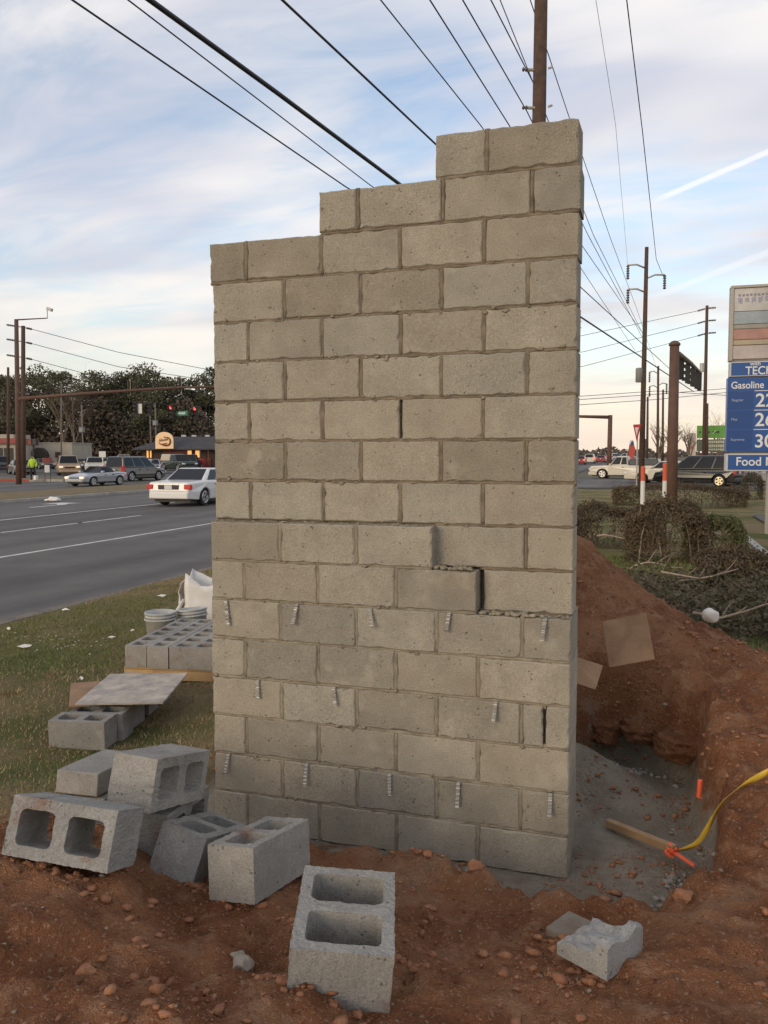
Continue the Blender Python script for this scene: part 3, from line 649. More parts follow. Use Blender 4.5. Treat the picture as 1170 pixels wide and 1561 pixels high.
# pallet of blocks
pa = Vector((-2.194, 2.376, 0)); prz = .50
pal = tag(empty('wooden_pallet', (0, 0, 0)), 'pine pallet carrying the layer of hollow blocks on the turf', 'pallet')
c0 = atz(190, 1016, .13); c1 = atz(322, 1002, .13); pang = R(9); bx = Vector((math.cos(pang), math.sin(pang), 0)); by = Vector((-bx.y, bx.x, 0))
PZ = .0
mt = Matrix.Translation((c0.x, c0.y, PZ)) @ Matrix.Rotation(pang, 4, 'Z')
for k in range(7): b = MB(); b.box((-.02, .02+k*.165, .105), (1.24, .115+k*.165, .122), mt); b.build('deck_board', PALLET, pal, bevel=.003)
for k in range(3): b = MB(); b.box((-.02, .02+k*.50, .018), (1.24, .062+k*.50, .103), mt); b.build('stringer', PALLET, pal, bevel=.003)
for k in range(4): b = MB(); b.box((.0+k*.36, .02, 0), (.1+k*.36, 1.08, .0165), mt); b.build('bottom_board', PALLET, pal, bevel=.003)
PG = 'hollow blocks on the pallet'
k = 0
PL_ORD = ['front-left corner', 'front row second', 'front row third']
for (u0, v0, turn, nm) in [(.10, .20, 1, 'front left corner block on the pallet'), (.30, .20, 1, 'second front block on the pallet, beside the corner block'), (.605, .10, 0, 'front block on the pallet laid crosswise, near the wall edge'), (.605, .302, 0, 'second crosswise block on the pallet, behind the front crosswise one'),
                           (1.01, .10, 0, 'front block on the pallet half hidden by the wall'), (1.01, .302, 0, 'second block on the pallet half hidden by the wall'), (.10, .602, 1, 'left edge block on the pallet, second from the front corner'), (.30, .602, 1, 'second-column block on the pallet, middle row'), (.605, .504, 0, 'third crosswise block on the pallet'), (.605, .706, 0, 'fourth crosswise block on the pallet'), (1.01, .504, 0, 'third block on the pallet half hidden by the wall'), (.10, 1.0, 1, 'back left corner block on the pallet by the buckets'), (.30, 1.0, 1, 'second-column block on the pallet, back row by the buckets'), (.605, .908, 0, 'rear crosswise block on the pallet next to the buckets')]:
    p_ = mt @ Vector((u0, v0, .122+.0965)); lay(c8[k % 4], 'hollow_block', nm, p_, (0, 0, pang+(R(90) if turn else 0)+rnd.uniform(-.008, .008)), 'z', PG, bevel=.003); k += 1
# buckets, bag
def bucket(px_, py_, dpt, label, rz, tilt=0.0):
    p_ = atd(px_, py_, dpt); g = gz(p_.x, p_.y); r_ = empty('bucket', (p_.x, p_.y, g), rz); r_.rotation_euler = (tilt, 0, rz)
    tag(r_, label, 'bucket', 'mortar buckets behind the pallet')
    b = MB(); b.lathe([(.125, 0), (.145, .33), (.150, .332), (.150, .345), (.147, .345), (.149, .36), (.156, .362), (.156, .378), (.149, .38), (.140, .378), (.132, .20), (.0, .19)], 24); b.build('shell', BUCKET, r_, smooth=True)
    b = MB(); b.lathe([(.151, .30), (.158, .303), (.158, .318), (.151, .32)], 24, closed=True); b.build('rib', BUCKET, r_, smooth=True)
    b = MB(); b.tube([(.157*math.cos(t), .157*math.sin(t), .31-.12*math.sin(t)) for t in np.linspace(0, math.pi, 10)], .003, 5); b.build('handle', GALV, r_)
    return r_
bucket(244, 945, 8.35, 'grey mortar bucket standing left behind the pallet', .3)
bucket(296, 941, 8.5, 'grey mortar bucket behind the pallet, right one by the white bag', 1.2, R(-6))
q = random.Random(4); p_ = atd(318, 925, 9.3); g = gz(p_.x, p_.y)
bag = tag(empty('bulk_bag', (p_.x+.03, p_.y, g), .35), 'open white woven bulk bag behind the buckets at the wall edge', 'bag')
bag.scale = (.86, .86, .86)
bm = bmesh.new(); bmesh.ops.create_cube(bm, size=1); bmesh.ops.subdivide_edges(bm, edges=bm.edges, cuts=9, use_grid_fill=True); bmesh.ops.delete(bm, geom=[f for f in bm.faces if f.normal.z > .9], context='FACES')
for v in bm.verts:
    x, y, z = v.co; h_ = z+.5; bul = 1+.10*math.sin(h_*math.pi)-.05*h_; nz_ = float(fbm(np.array([x*5+z*3]), np.array([y*5-z*4]), 3, 5)[0])
    rim = max(0, h_-.8)/.2; cr = abs(x)*abs(y)*4
    v.co = Vector((x*.54*bul*(1+.10*rim)+nz_*.035, y*.54*bul*(1+.10*rim)+nz_*.03, h_*.58+rim*(.02+.17*cr*(1 if x < 0 else .5))+nz_*.03*rim))
me_ = bpy.data.meshes.new('sack_body'); bm.to_mesh(me_); bm.free(); o = mkobj('sack_body', me_, PLASTW, bag, smooth=True); so = o.modifiers.new('s', 'SOLIDIFY'); so.thickness = .006
bm = bmesh.new(); bmesh.ops.create_grid(bm, x_segments=14, y_segments=10, size=.5)
for v in bm.verts:
    u_, t_ = v.co.x, v.co.y+.5; nz_ = float(fbm(np.array([u_*6]), np.array([t_*5]), 3, 9)[0]); fold = t_*.36
    v.co = Vector((-.285-.10*math.sin(min(1, t_*1.4)*math.pi*.6)+nz_*.035, u_*.50*(1-.35*t_), .66+.07*abs(u_)-fold*1.0+.05*math.sin(t_*3.1)+nz_*.03))
me_ = bpy.data.meshes.new('turned_down_flap'); bm.to_mesh(me_); bm.free(); o = mkobj('turned_down_flap', me_, PLASTW, bag, smooth=True); so = o.modifiers.new('s', 'SOLIDIFY'); so.thickness = .006
b = MB(); 
for k in range(2): b.tube([(-.30, -.28+k*.2, .45), (-.40, -.36+k*.2, .28), (-.36, -.40+k*.22, .05)], [.014, .014, .012], 6)
b.build('lifting_strap', PLASTW, bag, smooth=True)
b = MB(); b.box((-.20, -.315, .20), (-.12, -.290, .32)); b.build('printed_panel', mat('orange_print', (.65, .14, .05), .6), bag)

# dirt clods, pebbles, litter
def scatter(n, test, rmin, rmax, seed, name, m, pw=2.5, sub=1):
    q = np.random.RandomState(seed); V = []; Fc = []; k = 0
    bm = bmesh.new(); bmesh.ops.create_icosphere(bm, subdivisions=sub, radius=1); bm.verts.index_update(); bv = np.array([v.co[:] for v in bm.verts]); bf = np.array([[v.index for v in f.verts] for f in bm.faces]); bm.free()
    X, Y = test(q, n); Zt, Sp, Mm = terrain(X, Y); X, Y, Zt = X[Sp+(1-Mm) > .5], Y[Sp+(1-Mm) > .5], Zt[Sp+(1-Mm) > .5]; n = len(X)
    kk = fbm(X*3.1+seed, Y*3.1, 3, 60+seed) > q.normal(.12, .10, n); X, Y, Zt = X[kk], Y[kk], Zt[kk]; n = len(X)
    r_ = rmin+(rmax-rmin)*q.rand(n)**pw
    A = bv[None]*(1+q.uniform(-.48, .35, (n, len(bv), 1)))*r_[:, None, None]*np.stack([q.uniform(.55, 1.6, n), q.uniform(.55, 1.6, n), q.uniform(.4, .8, n)], -1)[:, None]
    A = A+np.stack([X, Y, Zt+r_*.25], -1)[:, None]
    Fa = bf[None]+(np.arange(n)*len(bv))[:, None, None]
    return stuff(mkobj(name, np_mesh(name, A.reshape(-1, 3), Fa.reshape(-1, 3)), m))
CLOD = mat('clay_clod', (.21, .086, .042), .95, col2=(.38, .18, .092), nscale=18, bump=.6, bscale=120)
PEB = mat('pebble', (.30, .25, .20), .9, col2=(.17, .12, .085), nscale=16)
GREYR = mat('grey_rubble', (.21, .18, .145), .95, col2=(.33, .29, .24), nscale=14, bump=.5, bscale=90)
tag(scatter(42000, lambda q, n: (q.uniform(-.9, 3.3, n), q.uniform(-2.4, 3.0, n)), .003, .022, 1, 'soil_clods', CLOD, 12, 1), 'red clay clods strewn over the spoil heaps', 'soil')
tag(scatter(3000, lambda q, n: (q.uniform(-.6, 3.2, n), q.uniform(-2.3, 2.8, n)), .002, .009, 2, 'pebbles', PEB, 3), 'small pale pebbles scattered in the red dirt', 'pebbles')
def edge_pts(q, n):
    i = q.randint(2, 11, n); t = q.rand(n)[:, None]; P_ = TR[i]*(1-t)+TR[i+1]*t; P_ = P_+(np.array([1.75, .35])-P_)*q.uniform(.0, .28, (n, 1))+q.normal(0, .03, (n, 2)); return P_[:, 0], P_[:, 1]
tag(scatter(3000, edge_pts, .004, .028, 3, 'trench_rubble', GREYR, 4), 'grey concrete rubble along the edge of the footing trench', 'rubble')
for k, (cx_, cy_, r_, lb) in enumerate([(372, 1480, .03, 'larger grey stone of the two lying in the foreground dirt'), (362, 1470, .02, 'smaller grey stone of the two lying in the foreground dirt'), (132, 1535, .028, 'brown stone at the bottom left edge of the dirt'), (265, 1343, .030, 'red clay lump in front of the tilted hollow block'), (380, 1380, .032, 'red clay lump at the foot of the upright block by the wall'), (725, 1352, .035, 'red clay lump on the dirt ridge before the wall'), (1040, 1430, .03, 'brown stone right of the broken block fragment'), (925, 1400, .03, 'left grey rubble lump in the trench corner'), (945, 1398, .028, 'right grey rubble lump in the trench corner')]):
    p_ = atz(cx_, cy_, .4 if cy_ > 1440 else (.33 if cx_ < 500 else .15))
    b = MB(); b.rock((0, 0, 0), r_, 300+k, (1.15, 1, .85), 2); o = b.build('stone', GREYR if 'grey' in lb else CLOD, smooth=False); o.location = (p_.x, p_.y, gz(p_.x, p_.y)+r_*.35); tag(o, lb, 'stone')

# overhanging lumps of bank above the undercut
for k, (x, y, z, sx, sy, sz, rz, lb) in enumerate([(2.36, 1.30, .22, .13, .14, .07, .5, 'square-cut lump of clay bank over the undercut, nearest the yellow tape'), (2.15, 1.50, .23, .13, .15, .055, .3, 'middle lump of clay bank over the undercut'), (1.93, 1.56, .20, .12, .14, .075, -.5, 'lump of clay bank over the undercut, nearest the wall')]):
    bm = bmesh.new(); bmesh.ops.create_cube(bm, size=2); bmesh.ops.subdivide_edges(bm, edges=bm.edges, cuts=13, use_grid_fill=True); qq = random.Random(k+31)
    cs = np.array([v.co[:] for v in bm.verts]); nn_ = fbm(cs[:, 0]*1.6+k*7+cs[:, 2]*1.9, cs[:, 1]*1.6+cs[:, 2]*2.3, 4, 80+k, .75)
    for v, d_ in zip(bm.verts, nn_): n3 = v.co.normalized(); f_ = .86+.28*d_+qq.uniform(-.03, .03); v.co = (v.co*.55+n3*.62)*f_; v.co = Vector((v.co.x*sx, v.co.y*sy, v.co.z*sz))
    me_ = bpy.data.meshes.new('clay_lump'); bm.to_mesh(me_); bm.free(); [me_.attributes.new('soil', 'FLOAT', 'POINT').data.foreach_set('value', [1.0]*len(me_.vertices))]; o = mkobj('clay_lump', me_, GROUND, smooth=True); o.location = (x, y, z); o.rotation_euler = (.06, .04, rz); tag(o, lb, 'clay lump', 'clay lumps over the undercut')
q = random.Random(19); b = MB()
for (x, y, w_) in ((1.30, -1.80, .16), (1.22, -1.76, .1), (.80, -1.31, .12), (.62, -1.26, .10), (.30, -1.64, .18), (.10, -1.62, .16), (2.0, -1.34, .12), (1.95, -1.12, .12), (2.02, 1.52, .16), (2.2, 1.5, .14), (.95, -.98, .12), (1.15, -1.35, .12), (1.46, -1.5, .12)):
    for k in range(26):
        xx_, yy_ = x+q.gauss(0, w_*.6), y+q.gauss(0, .022); r_ = q.uniform(.004, .016); b.rock((xx_, yy_, gz(xx_, yy_)+r_*.2), r_, 30000+k, (1.3, 1.2, .7))
tag(stuff(b.build('kicked_up_clay', CLOD)), 'crumbled clay gathered against the blocks and boards', 'soil')
# stake, flagging and strap, boards on the spoil
A_ = atz(926, 1256, .03); B_ = atz(1030, 1303, .045)
b = MB(); d = (B_-A_); ln = d.length; b.box((0, -.019, -.012), (ln, .019, .026)); o = b.build('timber_stake', mat('stake_wood', (.30, .19, .10), .85, var=.25, nscale=12), bevel=.003); o.location = A_; o.rotation_euler = (0, -math.asin((d.z)/ln)-.04, math.atan2(d.y, d.x)); stake = tag(o, 'narrow timber stake lying on the grey trench floor', 'stake')
FLAG = mat('orange_flagging', (.85, .13, .05), .6)
b = MB(); c_ = B_+Vector((-.02, 0, .012)); q = random.Random(2)
for k in range(7): b.tube([c_+Vector((q.uniform(-.03, .03), q.uniform(-.03, .03), q.uniform(-.02, .03))) for _ in range(3)], .008, 5)
e_ = atz(1056, 1320, .03); b.add([c_+Vector((0, -.012, .004)), e_+Vector((0, -.008, 0)), e_+Vector((.01, .01, .006)), c_+Vector((0, .014, .010))], [(0, 1, 2, 3)]); o = b.build('flagging_tape', FLAG); so = o.modifiers.new('s', 'SOLIDIFY'); so.thickness = .002; tag(o, 'orange flagging tape knotted round the end of the timber stake', 'tape')
pts = [(1030, 1298, .05), (1058, 1288, .10), (1075, 1268, .20), (1093, 1235, .33), (1112, 1212, .44), (1140, 1193, .52), (1170, 1176, .60), (1215, 1150, .66)]
c3 = [atz(*p_) for p_ in pts]; fine = []
for i in range(len(c3)-1):
    p0, p1, p2, p3 = c3[max(i-1, 0)], c3[i], c3[i+1], c3[min(i+2, len(c3)-1)]
    for s_ in range(6):
        t = s_/6; fine.append(.5*((2*p1)+(p2-p0)*t+(2*p0-5*p1+4*p2-p3)*t*t+(3*p1-p0-3*p2+p3)*t**3))
fine.append(c3[-1]); vs_ = []; fs = []
for i, p_ in enumerate(fine):
    gzv = gz(p_.x, p_.y); p_ = Vector((p_.x, p_.y, max(p_.z, gzv+.012)))
    d = (fine[min(i+1, len(fine)-1)]-fine[max(i-1, 0)]).normalized(); tw = .5+.9*math.sin(i*.22); side = d.cross(Vector((0, 0, 1))).normalized(); up = side.cross(d); w_ = (side*math.cos(tw)+up*math.sin(tw))*.012
    vs_ += [p_-w_, p_+w_]
for i in range(len(fine)-1): fs.append((2*i, 2*i+1, 2*i+3, 2*i+2))
b = MB(); b.add(vs_, fs); o = b.build('caution_tape', mat('yellow_tape', (.62, .42, .05), .55), smooth=True); so = o.modifiers.new('s', 'SOLIDIFY'); so.thickness = .0015; tag(o, 'twisted yellow barrier tape running from the stake up the bank', 'tape')
p_ = atz(785+280, 1215, .25); b = MB(); b.tube([p_, p_+Vector((.003, -.01, .09))], .012, 6); o = b.build('marker_stub', FLAG); tag(o, 'short orange marker stub at the far trench edge', 'marker')
def spoil_board(px_, py_, dpt, w_, h_, rz, rx, ry, label):
    p_ = atd(px_, py_, dpt); b = MB(); b.box((-w_/2, -.006, -h_/2), (w_/2, .006, h_/2)); o = b.build('plywood_sheet', PLY, bevel=.002); o.location = p_; o.rotation_euler = (rx, ry, rz); return tag(o, label, 'board', 'plywood offcuts on the spoil heap')
spoil_board(957, 976, 4.95, .265, .31, R(-4), R(-38), R(-16), 'square plywood offcut leaning on the red spoil heap')
spoil_board(884, 1024, 4.75, .22, .2, R(-2), R(-60), R(14), 'plywood offcut beside the wall edge, lying low on the spoil heap')
p_ = atd(1083, 938, 5.9); b = MB(); b.rock((0, 0, 0), .054, 77, (1.15, .9, 1.0), 2); o = b.build('white_stone', mat('white_plastic_lump', (.66, .64, .60), .7), smooth=True); o.location = p_; sub = o.modifiers.new('s', 'SUBSURF'); sub.levels = sub.render_levels = 1; tag(o, 'rounded white lump on the crest of the spoil heap', 'stone')
LIT = mat('paper_litter', (.68, .66, .62), .8)
for k, (x, y, w_, lb) in enumerate([(100, 930, .14, 'white paper scrap nearest the road on the turf'), (38, 990, .16, 'white paper scrap at the left edge of the turf'), (245, 909, .16, 'white strip of litter left of the bulk bag'), (170, 975, .11, 'white scrap in the green turf patch'), (12, 961, .09, 'small white scrap at far left of the turf'), (123, 1041, .07, 'white scrap near the mortar board'), (202, 963, .06, 'tiny white scrap left of the bucket')]):
    p_ = atz(x, y, 0); q = random.Random(k+60); b = MB(); n = 7
    vs_ = [(w_*.5*math.cos(t)*q.uniform(.6, 1.1), w_*.22*math.sin(t)*q.uniform(.6, 1.1), q.uniform(0, .03)) for t in np.linspace(0, 2*math.pi, n, endpoint=False)]+[(0, 0, .035)]
    b.add(vs_, [(i, (i+1) % n, n) for i in range(n)]); o = b.build('litter', LIT); so = o.modifiers.new('s', 'SOLIDIFY'); so.thickness = .003; o.location = (p_.x, p_.y, gz(p_.x, p_.y)+.012); o.rotation_euler = (0, 0, q.uniform(-.3, .5)); tag(o, lb, 'litter', 'paper litter on the turf')
q = random.Random(1); V = []; b = MB()
for k in range(60):
    p_ = atz(q.gauss(90, 38), q.gauss(976, 8), 0); b.rock((p_.x, p_.y, gz(p_.x, p_.y)+.012), q.uniform(.004, .011), 9000+k, (1.3, 1.2, .6))
tag(stuff(b.build('mortar_crumbs', mat('pale_crumbs', (.5, .47, .42), .9))), 'pale mortar crumbs spilled on the turf', 'mortar')

# ------------------------------------------------------------------ turf blades
def blades(n, xr, yr, seed, h0, h1, name, m, dens=None, wdt=.004):
    q = np.random.RandomState(seed); X = q.uniform(*xr, n); Y = q.uniform(*yr, n); Zt, Sp, Mm = terrain(X, Y)
    keep = (Sp < .25) & (Mm > .9)
    if dens is not None: keep &= dens(X, Y) > q.rand(n)
    X, Y, Zt = X[keep], Y[keep], Zt[keep]; n = len(X); h = q.uniform(h0, h1, n); a = q.uniform(0, 2*np.pi, n); ln = q.uniform(.2, 1.2, n)*h
    wd = wdt*q.uniform(.7, 1.5, n); ca, sa = np.cos(a), np.sin(a); b_ = q.uniform(0, 2*np.pi, n)
    P0 = np.stack([X-ca*wd, Y-sa*wd, Zt-.004], -1); P1 = np.stack([X+ca*wd, Y+sa*wd, Zt-.004], -1); P2 = np.stack([X+np.cos(b_)*ln, Y+np.sin(b_)*ln, Zt+h], -1)
    V = np.stack([P0, P1, P2], 1).reshape(-1, 3)
    return stuff(mkobj(name, np_mesh(name, V, np.arange(3*n).reshape(-1, 3)), m))
GRN = mat('grass_green', (.115, .155, .038), .8, col2=(.20, .21, .062), nscale=3); DRY = mat('grass_dry', (.40, .30, .16), .9, col2=(.25, .19, .10), nscale=4)
def gmask(X, Y): return sstep(-.10, .20, fbm(X*.55+3.1, Y*.55, 3, 40)-.25*sstep(-3.3, -4.6, X))
tag(blades(130000, (-4.95, -.4), (-1.6, 11), 1, .010, .034, 'green_grass', GRN, lambda X, Y: gmask(X, Y)), 'short green grass patches on the verge beside the road', 'grass')
tag(blades(110000, (-5.1, -.3), (-1.6, 13), 2, .008, .030, 'dry_grass', DRY, lambda X, Y: 1-.62*gmask(X, Y)), 'dry tan grass on the verge beside the road', 'grass')
tag(blades(50000, (1.0, 9), (3.0, 12.5), 3, .03, .09, 'hedge_grass', GRN, None, .007), 'green grass patch between the spoil heap and the hedges', 'grass')

# ------------------------------------------------------------------ vegetation
def leafcards(C_, size, seed, flat=0.0):
    """random quads centred at the points C_ (n,3)"""
    q = np.random.RandomState(seed); n = len(C_); a = q.normal(size=(n, 3)); a /= np.linalg.norm(a, axis=1)[:, None]; b_ = q.normal(size=(n, 3)); b_ -= a*(a*b_).sum(1)[:, None]; b_ /= np.linalg.norm(b_, axis=1)[:, None]
    s_ = (size*q.uniform(.5, 1.3, n))[:, None]; a = a*s_; b_ = b_*s_*.55
    V = np.stack([C_-a, C_+b_*.9, C_+a, C_-b_], 1).reshape(-1, 3); return V, np.arange(4*n).reshape(-1, 4)
LEAFD = mat('evergreen_leaf', (.066, .074, .038), .85, col2=(.12, .108, .056), nscale=.5)
LEAFB = mat('winter_hedge_leaf', (.075, .056, .033), .9, col2=(.135, .095, .05), nscale=5)
LEAFG = mat('hedge_green_leaf', (.08, .092, .036), .85, col2=(.13, .125, .05), nscale=5)
LEAFK = mat('dark_yew_leaf', (.046, .052, .029), .85, col2=(.125, .095, .055), nscale=2.2)
BARK = mat('bark', (.085, .060, .042), .95, var=.3, nscale=3)
TWIG = mat('twig', (.16, .12, .085), .9, var=.3, nscale=8)
TWIGP = mat('pale_twig', (.36, .28, .20), .9, var=.2, nscale=8)
def tree_crown(base, h, w_, seed, kind):
    q = np.random.RandomState(seed); P_ = []
    npuff = 34 if kind == 'pine' else 26
    for k in range(npuff):
        t = q.rand(); zc = h*(.36+.60*t); rr = w_*.5*(1-abs(t-.35)**1.3*.9)*q.rand()**.5; a = q.uniform(0, 6.28); pr = w_*q.uniform(.10, .2)
        n = 260; d = q.normal(size=(n, 3)); d /= np.linalg.norm(d, axis=1)[:, None]; d *= (q.rand(n)**.35)[:, None]*pr; d[:, 2] *= .6
        P_.append(d+[rr*math.cos(a), rr*math.sin(a), zc])
    return np.concatenate(P_)
def evergreen(px_, dpt, ytop, w_, seed, label):
    g = atd(px_, 690, dpt); top = atd(px_, ytop, dpt); h = top.z; r_ = tag(empty('evergreen_tree', (g.x, g.y, RZ)), label, 'tree', 'trees of the woodland edge')
    V, Fc = leafcards(tree_crown(None, h, w_, seed, 'pine'), np.float64(.24), seed); o = mkobj('crown', np_mesh('crown', V, Fc), LEAFD, r_)
    q = random.Random(seed); b = MB(); b.tube([(0, 0, 0), (q.uniform(-.3, .3), q.uniform(-.3, .3), h*.5), (q.uniform(-.4, .4), q.uniform(-.4, .4), h*.9)], [.32, .22, .06], 7); b.build('trunk', BARK, r_, smooth=True)
    for k in range(9):
        z = h*q.uniform(.35, .85); a = q.uniform(0, 6.28); l_ = w_*.42; b = MB(); b.tube([(0, 0, z), (math.cos(a)*l_, math.sin(a)*l_, z+l_*.3)], [.1, .03], 5); b.build('limb', BARK, r_)
def branch(b, p, d, ln, rad, lv, q, tips):
    n = 3; pts = [p]; rr = [rad]
    for i in range(n):
        d = (d+Vector((q.uniform(-.18, .18), q.uniform(-.18, .18), q.uniform(-.05, .16)))).normalized(); p = p+d*(ln/n); pts.append(p); rr.append(rad*(1-.45*(i+1)/n))
    b.tube(pts, rr, 5 if lv < 2 else 3, cap=False)
    if lv >= 5 or rad < .008: return
    for k in range(q.choice((2, 3, 3)) if lv < 4 else 3):
        t = q.randint(1, n); ax_ = Vector((q.uniform(-1, 1), q.uniform(-1, 1), q.uniform(-.3, .5))).normalized(); nd = (d*.75+ax_*.75).normalized()
        branch(b, pts[t], nd, ln*q.uniform(.6, .8), rr[t]*q.uniform(.5, .68), lv+1, q, tips)
def bare_tree(px_, dpt, ytop, seed, label, m=BARK, group='bare winter trees', trunk=.22):
    g = atd(px_, 690, dpt); h = atd(px_, ytop, dpt).z; r_ = tag(empty('bare_tree', (g.x, g.y, RZ)), label, 'tree', group); q = random.Random(seed)
    b = MB(); b.tube([(0, 0, 0), (.1, .05, h*.16), (.15, .0, h*.32)], [trunk, trunk*.85, trunk*.72], 8); b.build('trunk', m, r_, smooth=True)
    b = MB()
    for k in range(6): a = k*1.05+q.uniform(-.3, .3); branch(b, Vector((.13, 0, h*(.2+.02*k))), Vector((math.cos(a)*.55, math.sin(a)*.55, 1)).normalized(), h*.27, trunk*.5, 1, q, [])
    zm = max(v[2] for v in b.v); sc = h/zm; b.v = [(x, y, z*sc if z > h*.3 else z) for x, y, z in b.v]; b.build('crown', m, r_)
tl = [(12, 150, 572, 11), (62, 145, 560, 12), (85, 155, 558, 13), (150, 150, 590, 10), (165, 148, 566, 12), (195, 152, 571, 10), (222, 150, 557, 13), (243, 146, 566, 11), (262, 158, 580, 10), (300, 165, 592, 9), (318, 150, 572, 10), (340, 150, 560, 11), (395, 155, 566, 12), (-20, 150, 565, 12)]
EL = ['dark evergreen tree at the left edge behind the signal pole', 'evergreen just right of the signal pole in the woodland edge', 'tall evergreen beside the pale bare tree, to its left', 'low evergreen right of the pale bare tree', 'evergreen between the bare tree and the broad dark crown', 'evergreen left of the highest crown in the woodland', 'highest evergreen crown of the woodland, above the mast arm', 'evergreen right of the highest crown', 'low evergreen sloping down to the right in the woodland', 'small evergreen in the gap of the woodland skyline', 'evergreen touching the left wall edge above the restaurant', 'evergreen behind the wall, just past its left edge', 'evergreen hidden behind the wall', 'evergreen just outside the left picture edge']
for k, (x, d_, yt, w_) in enumerate(tl):
    if k == 12: continue
    evergreen(x, d_, yt, w_*1.15, 40+k, EL[k])
for k, (x, d_, yt, lb) in enumerate([(112, 135, 547, 'bare deciduous tree spreading pale twigs left of the evergreens'), (95, 140, 552, 'bare tree close left of the pale spreading one'), (135, 142, 556, 'bare tree close right of the pale spreading one'), (30, 140, 556, 'bare tree behind the signal pole'), (285, 160, 585, 'bare tree in the gap of the woodland skyline'), (2, 146, 560, 'bare tree at the far left edge')]): bare_tree(x, d_, yt, 70+k, lb, TWIG if k < 2 else BARK)
# understorey that reads as one dark mass
q = np.random.RandomState(5); n = 60000; X = q.uniform(-60, 460, n); T = q.uniform(140, 185, n); hh = q.rand(n)**.9*11.5*(.75+.25*np.sin(X*.05)); C_ = np.stack([np.array(CAM)+ray(x, 690)*t for x, t in zip(X, T)]); C_[:, 2] = hh
V, Fc = leafcards(C_, np.full(n, .38), 6); tag(stuff(mkobj('woodland', np_mesh('woodland', V, Fc), mat('woodland_thicket', (.085, .068, .048), .95, col2=(.13, .10, .068), nscale=.2))), 'dark tangled woodland behind the restaurant and car park', 'woodland')
# distant tree belt beyond the right-hand road
n = 5000; X = q.uniform(600, 1400, n); T = q.uniform(330, 420, n); C_ = np.stack([np.array(CAM)+ray(x, 690)*t for x, t in zip(X, T)]); C_[:, 2] = q.rand(n)*(2.2+3.0*vnoise(X*.03, X*0, 4)**2+1.5*vnoise(X*.09, X*0, 9))
V, Fc = leafcards(C_, np.full(n, 1.1), 8); tag(stuff(mkobj('distant_woods', np_mesh('distant_woods', V, Fc), mat('distant_trees', (.12, .10, .09), .95))), 'low distant tree belt on the right horizon', 'woodland')
for k, (x, d_, yt, lb) in enumerate([(1003, 95, 632, 'bare tree left of the thick brown signal pole'), (1048, 92, 638, 'bare tree right of the thick brown signal pole'), (1022, 100, 626, 'bare tree directly behind the thick brown signal pole'), (1092, 120, 612, 'hazy bare tree behind the green shop sign')]): bare_tree(x, d_, yt, 90+k, lb, TWIG, 'bare trees across the side street', .16)
# clipped hedges
def hedge(name, loc, size, rz, n, seed, leafm, label, group, stems=14, leaf=.026):
    r_ = tag(empty(name, loc, rz), label, 'hedge', group); q = np.random.RandomState(seed); sx, sy, sz = size
    P_ = np.stack([q.uniform(-.5, .5, n), q.uniform(-.5, .5, n), q.rand(n)], -1)
    face = q.randint(0, 5, n); e = q.rand(n)**2*.22
    P_[:, 0] = np.where(face == 0, .5-e, np.where(face == 1, -.5+e, P_[:, 0])); P_[:, 1] = np.where(face == 2, -.5+e, P_[:, 1]); P_[:, 2] = np.where(face >= 3, 1-e*.7, P_[:, 2])
    P_ = P_*[sx, sy, sz]; P_ += q.normal(0, .035, P_.shape); P_[:, 2] += .06*fbm(P_[:, 0]*3+seed, P_[:, 1]*3, 2, seed)*P_[:, 2]; P_[:, 2] = np.maximum(P_[:, 2], .02)
    ex_ = np.abs(P_[:, 0])/(sx/2); ey_ = np.abs(P_[:, 1])/(sy/2); P_[:, 2] *= 1-.20*np.clip(ex_, 0, 1.1)**4-.14*np.clip(ey_, 0, 1.1)**4; lump = fbm(P_[:, 0]*2.2+seed*3, P_[:, 1]*2.2+P_[:, 2]*1.5, 3, seed+50); P_ *= (1+.10*lump)[:, None]; P_[:, 2] *= 1+.16*lump
    thin = (fbm(P_[:, 0]*5, P_[:, 2]*5+P_[:, 1]*3, 2, seed+90) > -.55) & (q.rand(n) < .45+.55*np.clip(P_[:, 2]/sz*1.6, 0, 1)); P_ = P_[thin]
    V, Fc = leafcards(P_, np.full(len(P_), leaf), seed); mkobj('foliage', np_mesh('foliage', V, Fc), leafm, r_)
    for k in range(stems):
        x, y = q.uniform(-.45, .45)*sx, q.uniform(-.5, .1)*sy; b = MB(); b.tube([(x, y, 0), (x+q.uniform(-.1, .1), y+q.uniform(-.05, .05), sz*.5), (x+q.uniform(-.2, .2), y+q.uniform(-.1, .1), sz*.93)], [.016, .012, .005], 5); b.build('stem', TWIG if k % 3 else TWIGP, r_)
    return r_
HG = 'clipped hedges beyond the spoil heap'
def hp(x, y, z=0.0): return atz(x, y, z)
g = hp(1015, 862); hedge('clipped_hedge', (g.x, g.y+.5, 0), (1.35, 1.1, 1.02), .05, 15000, 1, LEAFB, 'clipped brown-green hedge block behind the brush, left one of the middle pair', HG)
g = hp(1092, 862); hedge('clipped_hedge', (g.x, g.y+.5, 0), (.95, 1.0, .88), .05, 12000, 2, LEAFG, 'clipped hedge block beside the forecourt kerb, right one of the middle pair', HG)
g = hp(935, 836); hedge('clipped_hedge', (g.x, g.y+.6, 0), (1.9, 1.2, .80), .03, 17000, 3, LEAFB, 'low dark hedge right of the wall in front of the side street', HG, 18)
g = hp(1145, 905); hedge('clipped_hedge', (g.x, g.y+.4, 0), (1.3, .8, .48), .02, 12000, 4, LEAFB, 'low flat-topped hedge nearest the spoil heap at the right edge', HG)
